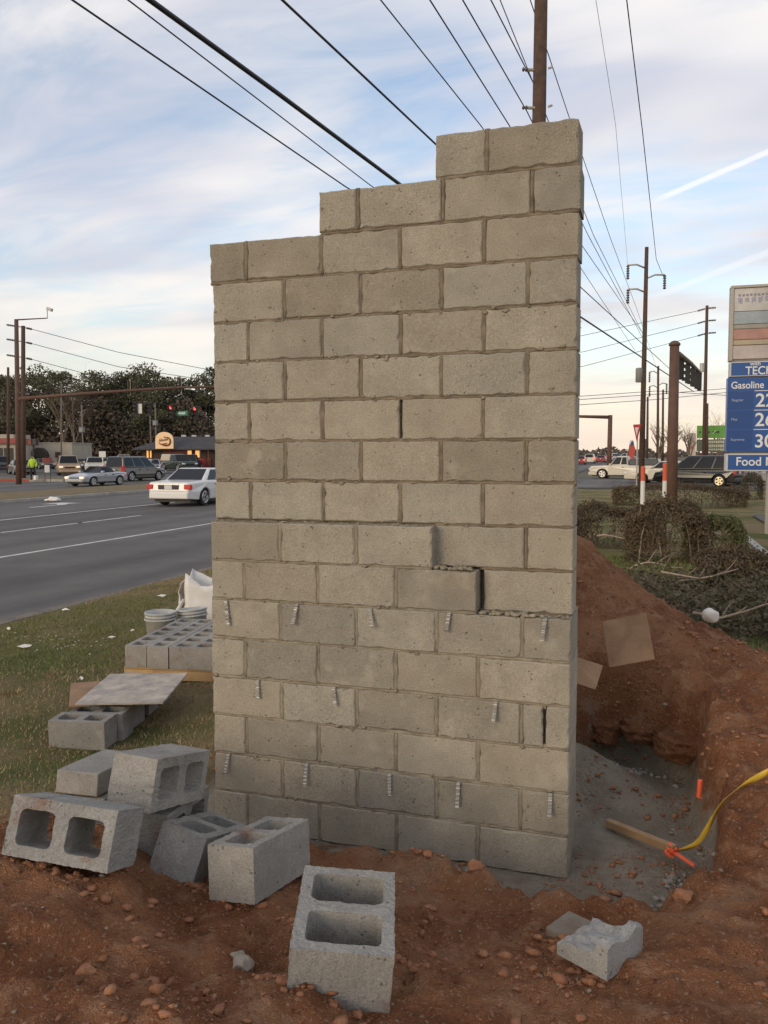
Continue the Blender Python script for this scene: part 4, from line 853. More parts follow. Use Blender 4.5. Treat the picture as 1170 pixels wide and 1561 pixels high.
g = hp(1035, 772); hedge('clipped_hedge', (g.x, g.y+.5, 0), (4.6, 1.6, .75), .03, 14000, 5, LEAFB, 'rounded hedge around the foot of the thick signal pole', HG, 8, .035)
g = hp(1148, 762); hedge('clipped_hedge', (g.x, g.y+.4, 0), (.75, .75, 1.0), .0, 5000, 6, LEAFK, 'small dark cube of hedge under the fuel price sign', HG, 3, .03)
# brush cut and piled behind the heap
q = random.Random(12); rb = tag(empty('brush_pile', hp(1060, 905)), 'tangled pile of cut brush and pale branches behind the spoil heap', 'brush'); base = rb.location.copy()
b = MB(); b2 = MB()
for k in range(150):
    s_ = Vector((q.uniform(-1.5, 1.4), q.uniform(-2.6, 1.0), q.uniform(0.02, .30))); a = q.uniform(0, 6.28); l_ = q.uniform(.15, .6); pts = [s_]; d = Vector((math.cos(a), math.sin(a)*.6, q.uniform(-.1, .5))).normalized()
    for i in range(4): d = (d+Vector((q.uniform(-.25, .25), q.uniform(-.25, .25), q.uniform(-.2, .2)))).normalized(); pts.append(pts[-1]+d*l_/4)
    (b2 if k % 9 == 0 else b).tube(pts, [q.uniform(.003, .009)*(1-.18*i) for i in range(5)], 4)
stuff(b.build('twigs', TWIG, rb)); stuff(b2.build('pale_branches', TWIGP, rb))
Q = np.random.RandomState(3); n = 9000; P_ = np.stack([Q.uniform(-1.3, 1.9, n), Q.uniform(-2.9, .2, n), Q.rand(n)**1.6*.42], -1); P_[:, 2] *= .5+.5*fbm(P_[:, 0]*2, P_[:, 1]*2, 2, 3)+.3
V, Fc = leafcards(P_, np.full(n, .036), 4); mkobj('leaves', np_mesh('leaves', V, Fc), LEAFK, rb)
n = 3500; P_ = np.stack([Q.uniform(-1.9, 1.8, n), Q.uniform(-2.9, 1.4, n), Q.rand(n)**2*.3], -1); V, Fc = leafcards(P_, np.full(n, .03), 5); mkobj('dead_leaves', np_mesh('dead_leaves', V, Fc), LEAFB, rb)
for k, (x, y, dx_, lb) in enumerate([(1000, 868, .45, 'pale fallen branch at the foot of the left hedge'), (945, 822, .55, 'pale fallen branch right of the wall on the hedge'), (1065, 880, .6, 'long pale branch on the brush pile'), (1120, 938, .5, 'grey branch lying right of the white lump')]):
    p_ = hp(x, y, .3); qq = random.Random(k+5); b = MB(); pts = [p_+Vector((dx_*(t-.5)*1.6, qq.uniform(-.05, .05), .06*math.sin(t*5+k)+.1*t)) for t in np.linspace(0, 1, 7)]; b.tube(pts, [.018-.002*i for i in range(7)], 6)
    for j in range(4): s_ = pts[j+2]; b.tube([s_, s_+Vector((qq.uniform(.05, .2), qq.uniform(-.1, .1), qq.uniform(.05, .25)))], [.008, .004], 4)
    tag(b.build('fallen_branch', TWIGP, smooth=True), lb, 'branch', 'fallen branches')
# forecourt kerb
a_ = hp(1112, 805); c_ = hp(1166, 852); d = (c_-a_); b = MB(); b.box((-.5, -.08, 0), (d.length+2.5, .08, .13)); o = b.build('kerb', KERB, bevel=.02); o.location = a_; o.rotation_euler = (0, 0, math.atan2(d.y, d.x)); struct(o)

# ------------------------------------------------------------------ vehicles
def paint(name, c, metal=0.0, rough=.35): return mat('paint_'+name, c, rough, metal, spec=.5, coat=.6)
KINDS = {  # L, W, H, wheelbase, wheel r, body top profile (rear to front, x as fraction of L/2), cabin (rear base, rear roof, front roof, front base), belt z
 'sedan': (5.2, 1.95, 1.46, 2.9, .34, [(-1, .62), (-.985, .93), (-.55, .99), (.30, .97), (.36, .95), (.93, .78), (.99, .62)], (-.60, -.30, .12, .38), .96),
 'suv': (4.8, 1.9, 1.78, 2.8, .39, [(-1, .7), (-.99, 1.06), (.40, 1.06), (.45, 1.05), (.93, .98), (.985, .72)], (-.97, -.90, .18, .42), 1.06),
 'hatch': (4.3, 1.8, 1.5, 2.6, .32, [(-1, .62), (-.985, .96), (.40, .96), (.46, .94), (.93, .78), (.985, .58)], (-.95, -.72, .14, .50), .95),
 'van': (4.8, 1.96, 1.84, 2.9, .36, [(-1, .68), (-.99, 1.02), (.50, 1.0), (.56, .98), (.94, .82), (.985, .62)], (-.97, -.90, .14, .56), 1.0),
 'roadster': (3.95, 1.68, 1.23, 2.27, .30, [(-1, .6), (-.98, .82), (-.55, .86), (.25, .83), (.33, .82), (.90, .66), (.985, .50)], (-.50, -.30, .02, .30), .82),
 'pickup': (5.3, 1.9, 1.75, 3.2, .37, [(-1, .66), (-.995, 1.04), (-.18, 1.04), (.42, 1.04), (.46, 1.02), (.94, .96), (.985, .70)], (-.14, -.08, .20, .42), 1.03),
}
def wheel(parent, x, y, r_, rim=RIM):
    o = empty('wheel'); bpy.data.objects.remove(o)
    m = Matrix.Translation((x, y, r_)) @ Matrix.Rotation(R(90), 4, 'X'); b = MB(); b.lathe([(r_*.6, -.1), (r_*.93, -.11), (r_, -.08), (r_, .08), (r_*.93, .11), (r_*.6, .1)], 20, m); w_ = b.build('wheel', RUBBER, parent, smooth=False)
    s_ = 1 if y > 0 else -1; b = MB(); b.tube([(x, y+s_*.085, r_), (x, y+s_*.104, r_)], r_*.30, 10)
    for k in range(5):
        a = k*2*math.pi/5+.3; mm = Matrix.Translation((x, y+s_*.10, r_)) @ Matrix.Rotation(a, 4, 'Y'); b.box((-.045, -.012, 0), (.045, .012, r_*.62), mm)
    ring = [(x+r_*.62*math.cos(t), y+s_*.10, r_+r_*.62*math.sin(t)) for t in np.linspace(0, 2*math.pi, 19)]; b.tube(ring, .026, 5); b.build('rim', rim, w_)
def car(name, kind, paintm, loc, heading, label, cat='car', group='cars on the road', lit=False, brake=False, rim=RIM, cap=None, plate=True, scale=1.0, roofm=None, glass=GLASS):
    Lc, Wc, Hc, wb, wr, prof, cab, belt = KINDS[kind]; r_ = tag(empty(name, loc, heading), label, cat, group); r_.scale = (scale,)*3
    hl, hw = Lc/2, Wc/2; zb = .24; xr, xf = -wb/2-.02*Lc+.02, wb/2+.0; ra = wr+.06
    poly = [(-hl*.97, zb+.05)]+[(x*hl, z) for x, z in prof]+[(hl*.97, zb+.03)]
    def arch(xc): return [(xc+ra*math.cos(t), max(zb, wr+ra*math.sin(t))) for t in np.linspace(-.25, math.pi+.25, 11)]
    poly += arch(xf)+arch(xr)
    n = len(poly); lay_ = []
    for (yy, dz_, k_) in ((-hw, .045, .0), (-hw+.10, 0, 0), (hw-.10, 0, 0), (hw, .045, 0)):
        row = []
        for (x, z) in poly:
            tp = 1-.10*max(0, (abs(x)/hl-.72)/.28)**2; lowt = 1-.05*max(0, (.6-z)/.4); zt = z-(dz_ if z > .55 else 0); row.append((x*(1-.012*(dz_ > 0)), yy*tp*lowt, zt))
        lay_.append(row)
    b = MB(); fs = []
    for k in range(3):
        for i in range(n): fs.append((k*n+i, k*n+(i+1) % n, (k+1)*n+(i+1) % n, (k+1)*n+i))
    fs.append(tuple(range(n))); fs.append(tuple(3*n+i for i in range(n-1, -1, -1))); b.add(sum(lay_, []), fs); body = b.build('body', paintm, r_, bevel=.05, seg=3)
    # cabin
    rb_, rr_, fr_, fb_ = (c*hl for c in cab); wb_, wt_ = hw-.07, hw-.26; cb = MB()
    zroof = Hc-.02
    vs_ = [(rb_, -wb_, belt-.03), (fb_, -wb_, belt-.03), (fb_, wb_, belt-.03), (rb_, wb_, belt-.03), (rr_, -wt_, zroof), (fr_, -wt_, zroof), (fr_, wt_, zroof), (rr_, wt_, zroof)]
    fcs = [(0, 3, 2, 1), (4, 5, 6, 7), (0, 1, 5, 4), (1, 2, 6, 5), (2, 3, 7, 6), (3, 0, 4, 7)]; cb.add(vs_, fcs); cb.build('cabin', roofm or paintm, r_, bevel=.11, seg=4)
    V8 = [Vector(v) for v in vs_]
    def pane(nm, a, b_, c_, d_, u0, u1, v0, v1, parent=r_, off=.012):
        # bilinear patch on the quad a(0,0) b(1,0) c(1,1) d(0,1)
        def P_(u_, v_): return a*(1-u_)*(1-v_)+b_*u_*(1-v_)+c_*u_*v_+d_*(1-u_)*v_
        nrm = (b_-a).cross(d_-a).normalized(); ctr_ = Vector((0, 0, belt+.2))
        if nrm.dot(P_(.5, .5)-Vector((((rb_+fb_)/2), 0, belt))) < 0: nrm = -nrm
        q4 = [P_(u0, v0), P_(u1, v0), P_(u1, v1), P_(u0, v1)]; mb = MB(); mb.add([p_+nrm*off for p_ in q4]+[p_-nrm*.01 for p_ in q4], [(0, 1, 2, 3), (7, 6, 5, 4), (0, 1, 5, 4), (1, 2, 6, 5), (2, 3, 7, 6), (3, 0, 4, 7)]); return mb.build(nm, glass, parent)
    if kind != 'roadster' or True:
        for s_, (a, b_, c_, d_) in ((-1, (V8[0], V8[1], V8[5], V8[4])), (1, (V8[3], V8[2], V8[6], V8[7]))):
            if kind in ('suv', 'van'): cuts = [(.035, .33), (.36, .64), (.67, .95)]
            elif kind in ('pickup',): cuts = [(.07, .40), (.46, .93)]
            elif kind == 'roadster': cuts = [(.42, .93)]
            else: cuts = [(.10, .48), (.52, .94)]
            for (u0, u1) in cuts: pane('side_window', a, b_, c_, d_, u0, u1, .13, .88)
        pane('windscreen', V8[1], V8[2], V8[6], V8[5], .05, .95, .08, .93); pane('rear_window', V8[0], V8[3], V8[7], V8[4], .07, .93, .12, .92)
    for sx in (xr, xf):
        for sy in (-1, 1): wheel(r_, sx, sy*(hw-.13), wr, rim)
    tz = prof[1][1]
    for sy in (-1, 1):
        b = MB(); zt0, zt1 = (tz-.27, tz-.08) if kind in ('sedan', 'hatch', 'roadster') else (tz-.28, tz+.12)
        b.box((-hl-.012, sy*(hw-.16)-.15, zt0), (-hl+.14, sy*(hw-.16)+.15 if kind in ('sedan',) else sy*(hw-.16)+.1, zt1)); b.build('tail_light', REDON if brake else REDL, r_, bevel=.03)
        fz = prof[-1][1]; b = MB(); b.box((hl*.93, sy*(hw-.25)-.16, fz-.03), (hl*.992+.012, sy*(hw-.25)+.15, fz+.12)); b.build('headlight', HEADON if lit else HEADL, r_, bevel=.03)
        b = MB(); b.box((fb_-.22, sy*(hw-.02), belt+.0), (fb_-.05, sy*(hw+.16), belt+.13)); b.build('wing_mirror', paintm, r_, bevel=.03)
        for hx in ((.06, -.28) if kind != 'pickup' else (.02,)): b = MB(); b.box((hx*hl-.09, sy*(hw-.02), belt-.16), (hx*hl+.09, sy*(hw+.022), belt-.115)); b.build('door_handle', BLACK, r_, bevel=.008)
    b = MB(); b.box((-hl-.035, -hw*.86, .30), (-hl+.14, hw*.86, .56)); b.build('rear_bumper', paintm, r_, bevel=.05)
    b = MB(); b.box((hl-.14, -hw*.84, .27), (hl+.03, hw*.84, .50)); b.build('front_bumper', paintm, r_, bevel=.05)
    b = MB(); b.box((hl*.96, -.42, prof[-1][1]-.06), (hl+.0, .42, prof[-1][1]+.06)); b.build('grille', BLACK, r_, bevel=.01)
    b = MB(); b.box((-hl*.9, -hw*.8, .17), (hl*.9, hw*.8, .30)); b.build('underbody', BLACK, r_)
    if plate:
        b = MB(); b.box((-hl-.016, -hw*.45, tz-.27), (-hl+.05, hw*.45, tz-.10)); pan = b.build('rear_panel', BLACK if kind == 'sedan' else paintm, r_); b = MB(); b.box((-hl-.024, -.16, tz-.26), (-hl-.015, .16, tz-.11)); b.build('licence_plate', PLATE, r_)
    if cap:   # camper shell / bed cover
        b = MB(); x0, x1 = -hl*.985, -.15*hl; b.add([(x0, -hw+.06, 1.03), (x1, -hw+.06, 1.03), (x1, hw-.06, 1.03), (x0, hw-.06, 1.03), (x0+.12, -hw+.2, 1.03+cap[0]), (x1-.02, -hw+.2, 1.03+cap[0]), (x1-.02, hw-.2, 1.03+cap[0]), (x0+.12, hw-.2, 1.03+cap[0])], fcs); sh = b.build('camper_shell', cap[1], r_, bevel=.05)
        if cap[2]:
            for sy in (-1, 1):
                for (u0, u1) in ((.06, .33), (.36, .64), (.67, .94)):
                    xx0, xx1 = x0+.1+(x1-x0-.15)*u0, x0+.1+(x1-x0-.15)*u1; b = MB(); z0, z1 = 1.03+cap[0]*.28, 1.03+cap[0]*.82; ya = lambda z: (hw-.06-.14*(z-1.03)/cap[0]); b.add([(xx0, sy*(ya(z0)+.012), z0), (xx1, sy*(ya(z0)+.012), z0), (xx1, sy*(ya(z1)+.012), z1), (xx0, sy*(ya(z1)+.012), z1), (xx0, sy*(ya(z0)-.03), z0), (xx1, sy*(ya(z0)-.03), z0), (xx1, sy*(ya(z1)-.03), z1), (xx0, sy*(ya(z1)-.03), z1)], fcs); b.build('side_window', cap[2], sh)
    elif kind == 'pickup':
        b = MB(); b.box((-hl*.96, -hw+.14, .99), (-.2*hl, hw-.14, 1.046)); b.build('dark_bed_panel', BLACK, r_)  # solid black panel stands in for the shaded inside of the open bed
    return r_
def onroad(x, y, z=RZ): return atz(x, y, z)
WHT = paint('white', (.72, .71, .68)); SIL = paint('silver', (.42, .43, .46), .5); GRY = paint('grey', (.13, .125, .115), .3); TAN = paint('gold', (.42, .30, .19), .3); CRM = paint('cream', (.62, .57, .47)); DRKG = paint('dark_green', (.025, .035, .025)); BLK = paint('black', (.012, .012, .013), 0, .25); REDP = paint('red', (.30, .035, .025)); NAVY = paint('navy', (.02, .025, .04)); DGY = paint('charcoal', (.045, .045, .045))
car('police_style_sedan', 'sedan', WHT, (-15.25, 26.0, RZ), R(90), 'white four-door sedan driving away in the near lanes beside the wall', group='cars on the near carriageway').name = 'white_sedan'
p = onroad(132, 741); car('roadster', 'roadster', SIL, (p.x, p.y+1, RZ), R(-96), 'small silver soft-top roadster coming past the median', group='cars on the far carriageway', lit=True, roofm=BLACK)
p = onroad(178, 735); car('minivan', 'van', GRY, (p.x-.5, p.y+3, RZ), R(84), 'grey boxy minivan behind the silver roadster', group='cars on the far carriageway')
p = onroad(93, 724.5); car('sport_utility', 'suv', TAN, (p.x, p.y+1, RZ), R(-48), 'gold sport utility vehicle facing right beside the person in yellow', 'car', 'cars waiting on the side street', lit=True, scale=1.05)
p = onroad(10, 724); car('saloon', 'sedan', GRY, (p.x, p.y+2, RZ), R(-40), 'grey saloon partly behind the signal pole at the left edge', 'car', 'cars waiting on the side street')
p = onroad(2, 718); car('saloon', 'suv', DGY, (p.x, p.y, RZ), R(-40), 'dark vehicle behind the grey saloon at the left edge', 'car', 'cars waiting on the side street')
p = onroad(136, 720.5); car('hatchback', 'hatch', CRM, (p.x, p.y+1, RZ), R(-55), 'cream white hatchback above the silver roadster', 'car', 'cars waiting on the side street', scale=1.12)
p = onroad(112, 717); car('saloon', 'sedan', DGY, (p.x, p.y+1, RZ), R(-60), 'dark saloon left of the cream hatchback', 'car', 'cars waiting on the side street')
p = onroad(105, 712); car('saloon', 'suv', REDP, (p.x, p.y, RZ), R(-5), 'red vehicle parked behind the gold sport utility', 'car', 'cars in the car park')
p = onroad(140, 712); car('saloon', 'hatch', SIL, (p.x, p.y, RZ), R(-30), 'silver car parked behind the cream hatchback', 'car', 'cars in the car park')
p = onroad(182, 714.5); car('sport_utility', 'suv', CRM, (p.x, p.y+1, RZ), R(-58), 'cream sport utility with roof rack behind the grey minivan', 'car', 'cars waiting on the side street', scale=1.06)
p = onroad(207, 722.5); car('hatchback', 'hatch', WHT, (p.x, p.y+1, RZ), R(-70), 'white hatchback between the grey minivan and the silver saloon', 'car', 'cars waiting on the side street')
p = onroad(223, 721.5); car('saloon', 'sedan', SIL, (p.x, p.y+1, RZ), R(-60), 'silver saloon with large grille beside the white sedan roof', 'car', 'cars waiting on the side street', lit=True)
p = onroad(258, 718); car('pickup_truck', 'pickup', DRKG, (p.x, p.y+2, RZ), R(-32), 'dark green pickup with pale windowed camper shell', 'truck', 'cars waiting on the side street', cap=(.72, paint('shell', (.42, .38, .27)), mat('bright_shell_glass', (.50, .42, .28), .2)), scale=1.12)
p = onroad(284, 716); car('pickup_truck', 'pickup', NAVY, (p.x, p.y+1, RZ), R(-70), 'dark blue pickup front beside the camper shell truck', 'truck', 'cars waiting on the side street', scale=1.1)
p = onroad(306, 712.5); car('saloon', 'hatch', WHT, (p.x, p.y, RZ), R(-150), 'white car parked before the restaurant door', 'car', 'cars in the car park')
p = onroad(213, 711); car('saloon', 'sedan', DGY, (p.x, p.y, RZ), R(-30), 'dark saloon parked left of the camper shell truck', 'car', 'cars in the car park')
p = onroad(66, 715); car('saloon', 'sedan', DGY, (p.x, p.y, RZ), R(-35), 'dark saloon between the mast and the gold sport utility', 'car', 'cars in the car park')
p = onroad(163, 713.5); car('saloon', 'sedan', WHT, (p.x, p.y, RZ), R(-40), 'white saloon parked below the white notice board', 'car', 'cars in the car park')
p = onroad(240, 713); car('saloon', 'suv', SIL, (p.x, p.y, RZ), R(-40), 'silver vehicle parked beneath the arched restaurant sign', 'car', 'cars in the car park')
# right-hand side street
p = onroad(1058, 742); car('minivan', 'van', BLK, (p.x+.2, p.y+1.0, RZ), R(160), 'black minivan with red tail lamp behind the hedge', 'car', 'cars turning at the junction', brake=False, rim=mat('bright_rim', (.75, .66, .45), .3, .6))
p = onroad(995, 737); car('saloon', 'sedan', CRM, (p.x+.9, p.y+1, RZ), R(168), 'white saloon between the yield sign and the thick pole', 'car', 'cars turning at the junction', rim=mat('bright_rim', (.75, .66, .45), .3, .6))
p = onroad(948, 730); car('pickup_truck', 'pickup', CRM, (p.x+.2, p.y+1, RZ), R(172), 'cream white extended-cab pickup with dark bed cover', 'truck', 'cars turning at the junction', cap=(.50, BLK, None))
p = onroad(1150, 740); car('saloon', 'sedan', SIL, (p.x+.5, p.y+1, RZ), R(176), 'silver car passing behind the fuel price sign', 'car', 'cars turning at the junction')
for (x, y, kd, pm, br, lb, hd) in [(884, 708, 'sedan', REDP, True, 'red car with lit tail lamps at the wall edge', 90), (899, 706.5, 'suv', CRM, True, 'pale van with lit tail lamps driving off on the far road', 90), (916, 705, 'sedan', REDP, False, 'dark red saloon on the far road right of the pale van', 90), (936, 702, 'van', WHT, False, 'white van parked far off, left one of three', 60), (946, 701.5, 'sedan', SIL, False, 'silver car parked far off beside the white van', 60), (958, 701, 'suv', WHT, False, 'white vehicle parked far off below the feather flag', 60)]:
    p = onroad(x, y); car('distant_car', kd, pm, (p.x, p.y, RZ), R(hd), lb, 'car', 'distant cars on the far road', brake=br)

# ------------------------------------------------------------------ poles, signals, wires
def pole(name, base, top, r0, r1, m, label, cat='utility pole', group='timber utility poles'):
    r_ = tag(empty(name, base), label, cat, group); b = MB(); t = Vector(top)-Vector(base); b.tube([(0, 0, -.3), t*.5, t], [r0, (r0+r1)/2, r1], 14); b.build('shaft', m, r_, smooth=True); return r_
def insulator(parent, p0, d, ln=.5, r_=.045, n=5):
    b = MB(); d = Vector(d).normalized(); p0 = Vector(p0); pts = []; rr = []
    for i in range(n):
        for (k, q_) in ((0, .35), (.35, 1), (.65, 1), (1, .35)): pts.append(p0+d*ln*(i+k)/n); rr.append(r_*q_)
    b.tube(pts, rr, 7); return b.build('insulator', mat('porcelain', (.10, .09, .085), .4), parent, smooth=True)
# near pole straight behind the wall
D1 = 15.0; P1 = atd(823, 100, D1); g1 = (P1.x-.06, P1.y, 0); t1 = (P1.x+.02, P1.y, 12.5)
up1 = pole('utility_pole', g1, t1, .155, .11, WOOD, 'tall brown timber utility pole rising straight behind the wall')
for (y, s_) in ((107, -1), (165, -1)):
    a = atd(818, y, D1)-Vector(g1); bb = MB(); bb.tube([a, a+Vector((-.16, -.05, .01))], .03, 8); bb.build('bracket', GALV, up1); insulator(up1, a+Vector((-.16, -.05, .01)), (-1, -.2, .1), .10, .04, 2)
    bb = MB(); bb.tube([a+Vector((.2, 0, 0)), a+Vector((.28, 0, .02))], .02, 6); bb.build('bolt', GALV, up1)
# second pole with davit arms
b2_ = onroad(977, 741); d2 = float((np.array(b2_)-CAM)@_f); t2 = atd(985.5, 377, d2)
up2 = pole('utility_pole', b2_, t2, .18, .11, WOOD, 'tall utility pole with curved davit arms and transformer can', group='timber utility poles'); o0 = Vector(b2_)
for (y, s_, drop) in ((409, -1, 0), (425, 1, 1), (446, -1, 0)):
    a = atd(984, y, d2)-o0; e = atd(957 if s_ < 0 else 1013, y-5 if s_ < 0 else y-6, d2)-o0; bb = MB(); m_ = (a+e)/2+Vector((0, 0, .12)); bb.tube([a, m_, e], .05, 6); bb.build('davit_arm', GALV, up2, smooth=True); insulator(up2, e, (0, 0, -1), .85, .10, 6)
a = atd(974, 572, d2)-o0; bb = MB(); bb.lathe([(.18, -.42), (.21, -.40), (.21, .36), (.19, .42), (.05, .45)], 14, Matrix.Translation(a)); bb.build('transformer', mat('transformer_grey', (.22, .22, .21), .6), up2, smooth=True)
b3 = onroad(1072, 722.5); d3 = float((np.array(b3)-CAM)@_f); t3 = atd(1077.5, 466, d3); up3 = pole('utility_pole', b3, t3, .19, .13, WOOD, 'utility pole with three short crossarms left of the fuel sign'); o0 = Vector(b3)
for y in (470, 489, 508):
    for s_ in (-1, 1): a = atd(1077, y, d3)-o0; e = atd(1077+s_*14, y+(4 if s_ < 0 else -1), d3)-o0; insulator(up3, a+(e-a)*.2, e-a, (e-a).length*.8, .09, 5); bb = MB(); bb.tube([a, e], .03, 5); bb.build('crossarm', WOOD, up3)
a = atd(1070, 562, d3)-o0; bb = MB(); bb.tube([a+Vector((0, 0, -.3)), a+Vector((0, 0, .5))], .22, 10); bb.build('clamp', GALV, up3)
for (x, yt, yb_, lb) in [(1003, 558, 716, 'far utility pole behind the thick signal pole, taller one'), (1010.5, 594, 714, 'far utility pole close right of the taller far one'), (987, 605, 714, 'thin far pole left of the bare tree'), (1078, 615, 716, 'slim far lamp pole behind the green sign')]:
    bb_ = onroad(x-1, yb_); dd = float((np.array(bb_)-CAM)@_f); uu = pole('utility_pole', bb_, atd(x, yt, dd), .17, .12, WOOD, lb)
    if yt == 558:
        for (yy, s_) in ((570, -1), (588, 1), (592, -1)): a = atd(x, yy, dd)-Vector(bb_); e = atd(x+s_*13, yy-3, dd)-Vector(bb_); bb = MB(); bb.tube([a, (a+e)/2+Vector((0, 0, .2)), e], .06, 5); bb.build('davit_arm', GALV, uu); insulator(uu, e, (0, 0, -1), 1.2, .12, 5)
SIGB = mat('signal_black', (.02, .02, .02), .6); SIGY = mat('signal_tan_edge', (.55, .42, .24), .6)
LR = mat('signal_red_lit', (.6, .03, .02), .4, emit=(1, .04, .04), estr=6.0); LAM = mat('signal_amber_lit', (.7, .3, .02), .4, emit=(1, .38, .03), estr=5.0); LOFF = mat('signal_lens_off', (.06, .04, .03), .3)
def signal(loc, face, label, lit=None, group='traffic signal heads', scale=1.0, back=SIGB):
    r_ = tag(empty('traffic_signal', loc, face), label, 'traffic signal', group); r_.scale = (scale,)*3   # faces local -y, hangs below its origin
    b = MB(); b.box((-.19, -.02, -1.10), (.19, .22, 0)); b.build('housing', SIGB, r_, bevel=.02)
    if back: b = MB(); b.box((-.29, .03, -1.2), (.29, .05, .1)); b.build('backplate', back, r_)
    for k in range(3):
        z = -.19-.36*k; b = MB(); b.tube([(0, -.025, z), (0, -.04, z)], .145, 14); b.build('lens', (LR if lit == 'r' and k == 0 else LAM if lit == 'a' and k == 1 else LOFF), r_)
        b = MB(); n = 9; vs_ = []
        for rr_, yy in ((.155, -.02), (.155, -.24)):
            for i in range(n): t = math.pi*(i/(n-1))*1.2-.1*math.pi; vs_.append((rr_*math.cos(t), yy if yy > -.1 else -.24+.05*abs(math.cos(t)), z+rr_*math.sin(t)))
        b.add(vs_, [(i, i+1, n+i+1, n+i) for i in range(n-1)]); o = b.build('visor', SIGB, r_); so = o.modifiers.new('s', 'SOLIDIFY'); so.thickness = .008
    return r_
# left mast pole with camera arm and long mast arm
dm = 55.0; bm_ = atd(28, 733, dm); bm_.z = RZ+.1; tm_ = atd(24.5, 487, dm)
mast = pole('signal_mast', bm_, tm_, .19, .13, RUST, 'brown signal mast at left with long arm across the road', 'signal pole', 'signal masts'); o0 = Vector(bm_)
a = atd(28, 608, dm)-o0; e = atd(420, 588, dm+1.5)-o0; bb = MB(); bb.tube([a, a+(e-a)*.25+Vector((0, 0, .12)), a+(e-a)*.6+Vector((0, 0, .22)), e], [.13, .115, .09, .06], 10); bb.build('mast_arm', RUST, mast, smooth=True)
a = atd(25, 487.5, dm)-o0; e = atd(72, 485, dm)-o0; bb = MB(); bb.tube([a, e], [.05, .035], 7); bb.build('camera_arm', RUST, mast)
bb = MB(); bb.tube([e, e+Vector((0, 0, .55))], .03, 6); bb.build('camera_post', GALV, mast); bb = MB(); bb.box((-.22, -.1, .5), (.2, .1, .7), Matrix.Translation(e) @ Matrix.Rotation(R(20), 4, 'Y')); bb.build('camera', mat('camera_white', (.5, .5, .48), .5), mast, bevel=.02)
for (x, yt) in ((195, 582), (273, 579)):
    p_ = atd(x, yt, dm+1.0); s_ = signal(p_+Vector((0, .25, .1)), R(131), 'signal head seen from its edge on the long mast arm, ' + ('nearer the mast' if x < 200 else 'nearer the wall'), None, 'signal heads on the long mast arm', .85, SIGY)
# heads beyond the junction, hung from a span wire
ds = 78.0
sp = [atd(x, y, ds) for x, y in ((15, 596), (204, 613), (226, 614), (260, 617.5), (297, 619), (420, 616))]
b = MB(); b.tube(sp, .022, 5); tag(b.build('span_wire', WIREM), 'span wire carrying the far signal heads', 'wire', 'overhead wires')
for (x, y, lt, lb) in ((204, 613.5, None, 'far signal head beside the small white sign, left one'), (226, 614.5, None, 'far signal head right of the small white sign'), (260, 618, 'r', 'far signal head lit red left of the green street sign'), (297, 619.5, 'r', 'far signal head lit red right of the green street sign')): signal(atd(x, y, ds), R(-18), lb, lt, 'far signal heads on the span wire', 1.0)
p_ = atd(212.5, 623, ds); b = MB(); b.box((-.33, -.02, -.45), (.33, .02, .45), frame(p_, R(-18))); tag(b.build('lane_sign', mat('sign_white', (.62, .62, .6), .6)), 'small white lane sign between the far signal heads', 'sign')
p_ = atd(277, 630, ds); rs = tag(empty('street_sign', p_, R(-18)), 'green street name sign between the two red signals', 'sign'); b = MB(); b.box((-.8, -.02, -.22), (.8, .02, .22)); b.build('plate', mat('sign_green', (.02, .20, .12), .5), rs); b = MB(); q = random.Random(3)
for k in range(6): b.box((-.5+k*.17, -.03, -.1), (-.39+k*.17, -.021, .08+.05*(k % 2))); 
b.build('lettering', mat('sign_letter_white', (.7, .72, .7), .5), rs)
for (x, yt, yb_, lb, r0) in [(35, 497, 731, 'dark second pole standing close behind the signal mast', .2), (12, 560, 722, 'grey pole at the left edge behind the mast', .16), (93, 585, 716, 'thin lamp pole before the cream building', .1), (124, 617, 712, 'leaning grey pole right of the cream building', .14), (228, 625, 711, 'left one of two leaning poles by the restaurant', .13), (236, 615, 711, 'right one of two leaning poles by the restaurant', .13)]:
    bb_ = onroad(x+(3 if x in (124, 228, 236) else 0), yb_); dd = float((np.array(bb_)-CAM)@_f); uu = pole('utility_pole', bb_, atd(x, yt, dd), r0, r0*.75, WOOD if r0 > .15 else mat('weathered_pole', (.17, .14, .115), .9), lb, group='poles on the left')
    if x == 35:
        for yy in (499, 521, 545):
            for s_ in (-1, 1): a = atd(x, yy, dd)-Vector(bb_); e = atd(x+s_*(14 if s_ > 0 else 26), yy+(3 if s_ > 0 else -4), dd)-Vector(bb_); bb = MB(); bb.tube([a, e], .035, 5); bb.build('crossarm', WOOD, uu); insulator(uu, a+(e-a)*.35, e-a, (e-a).length*.6, .09, 5)
    if x == 236 or x == 124: a = atd(x+.5, yt+30 if x == 236 else yt+38, dd)-Vector(bb_); bb = MB(); bb.box((-.35, -.3, -.4), (.35, .3, .4), Matrix.Translation(a)); bb.build('transformer', mat('transformer_grey', (.22, .22, .21), .6), uu, bevel=.08)
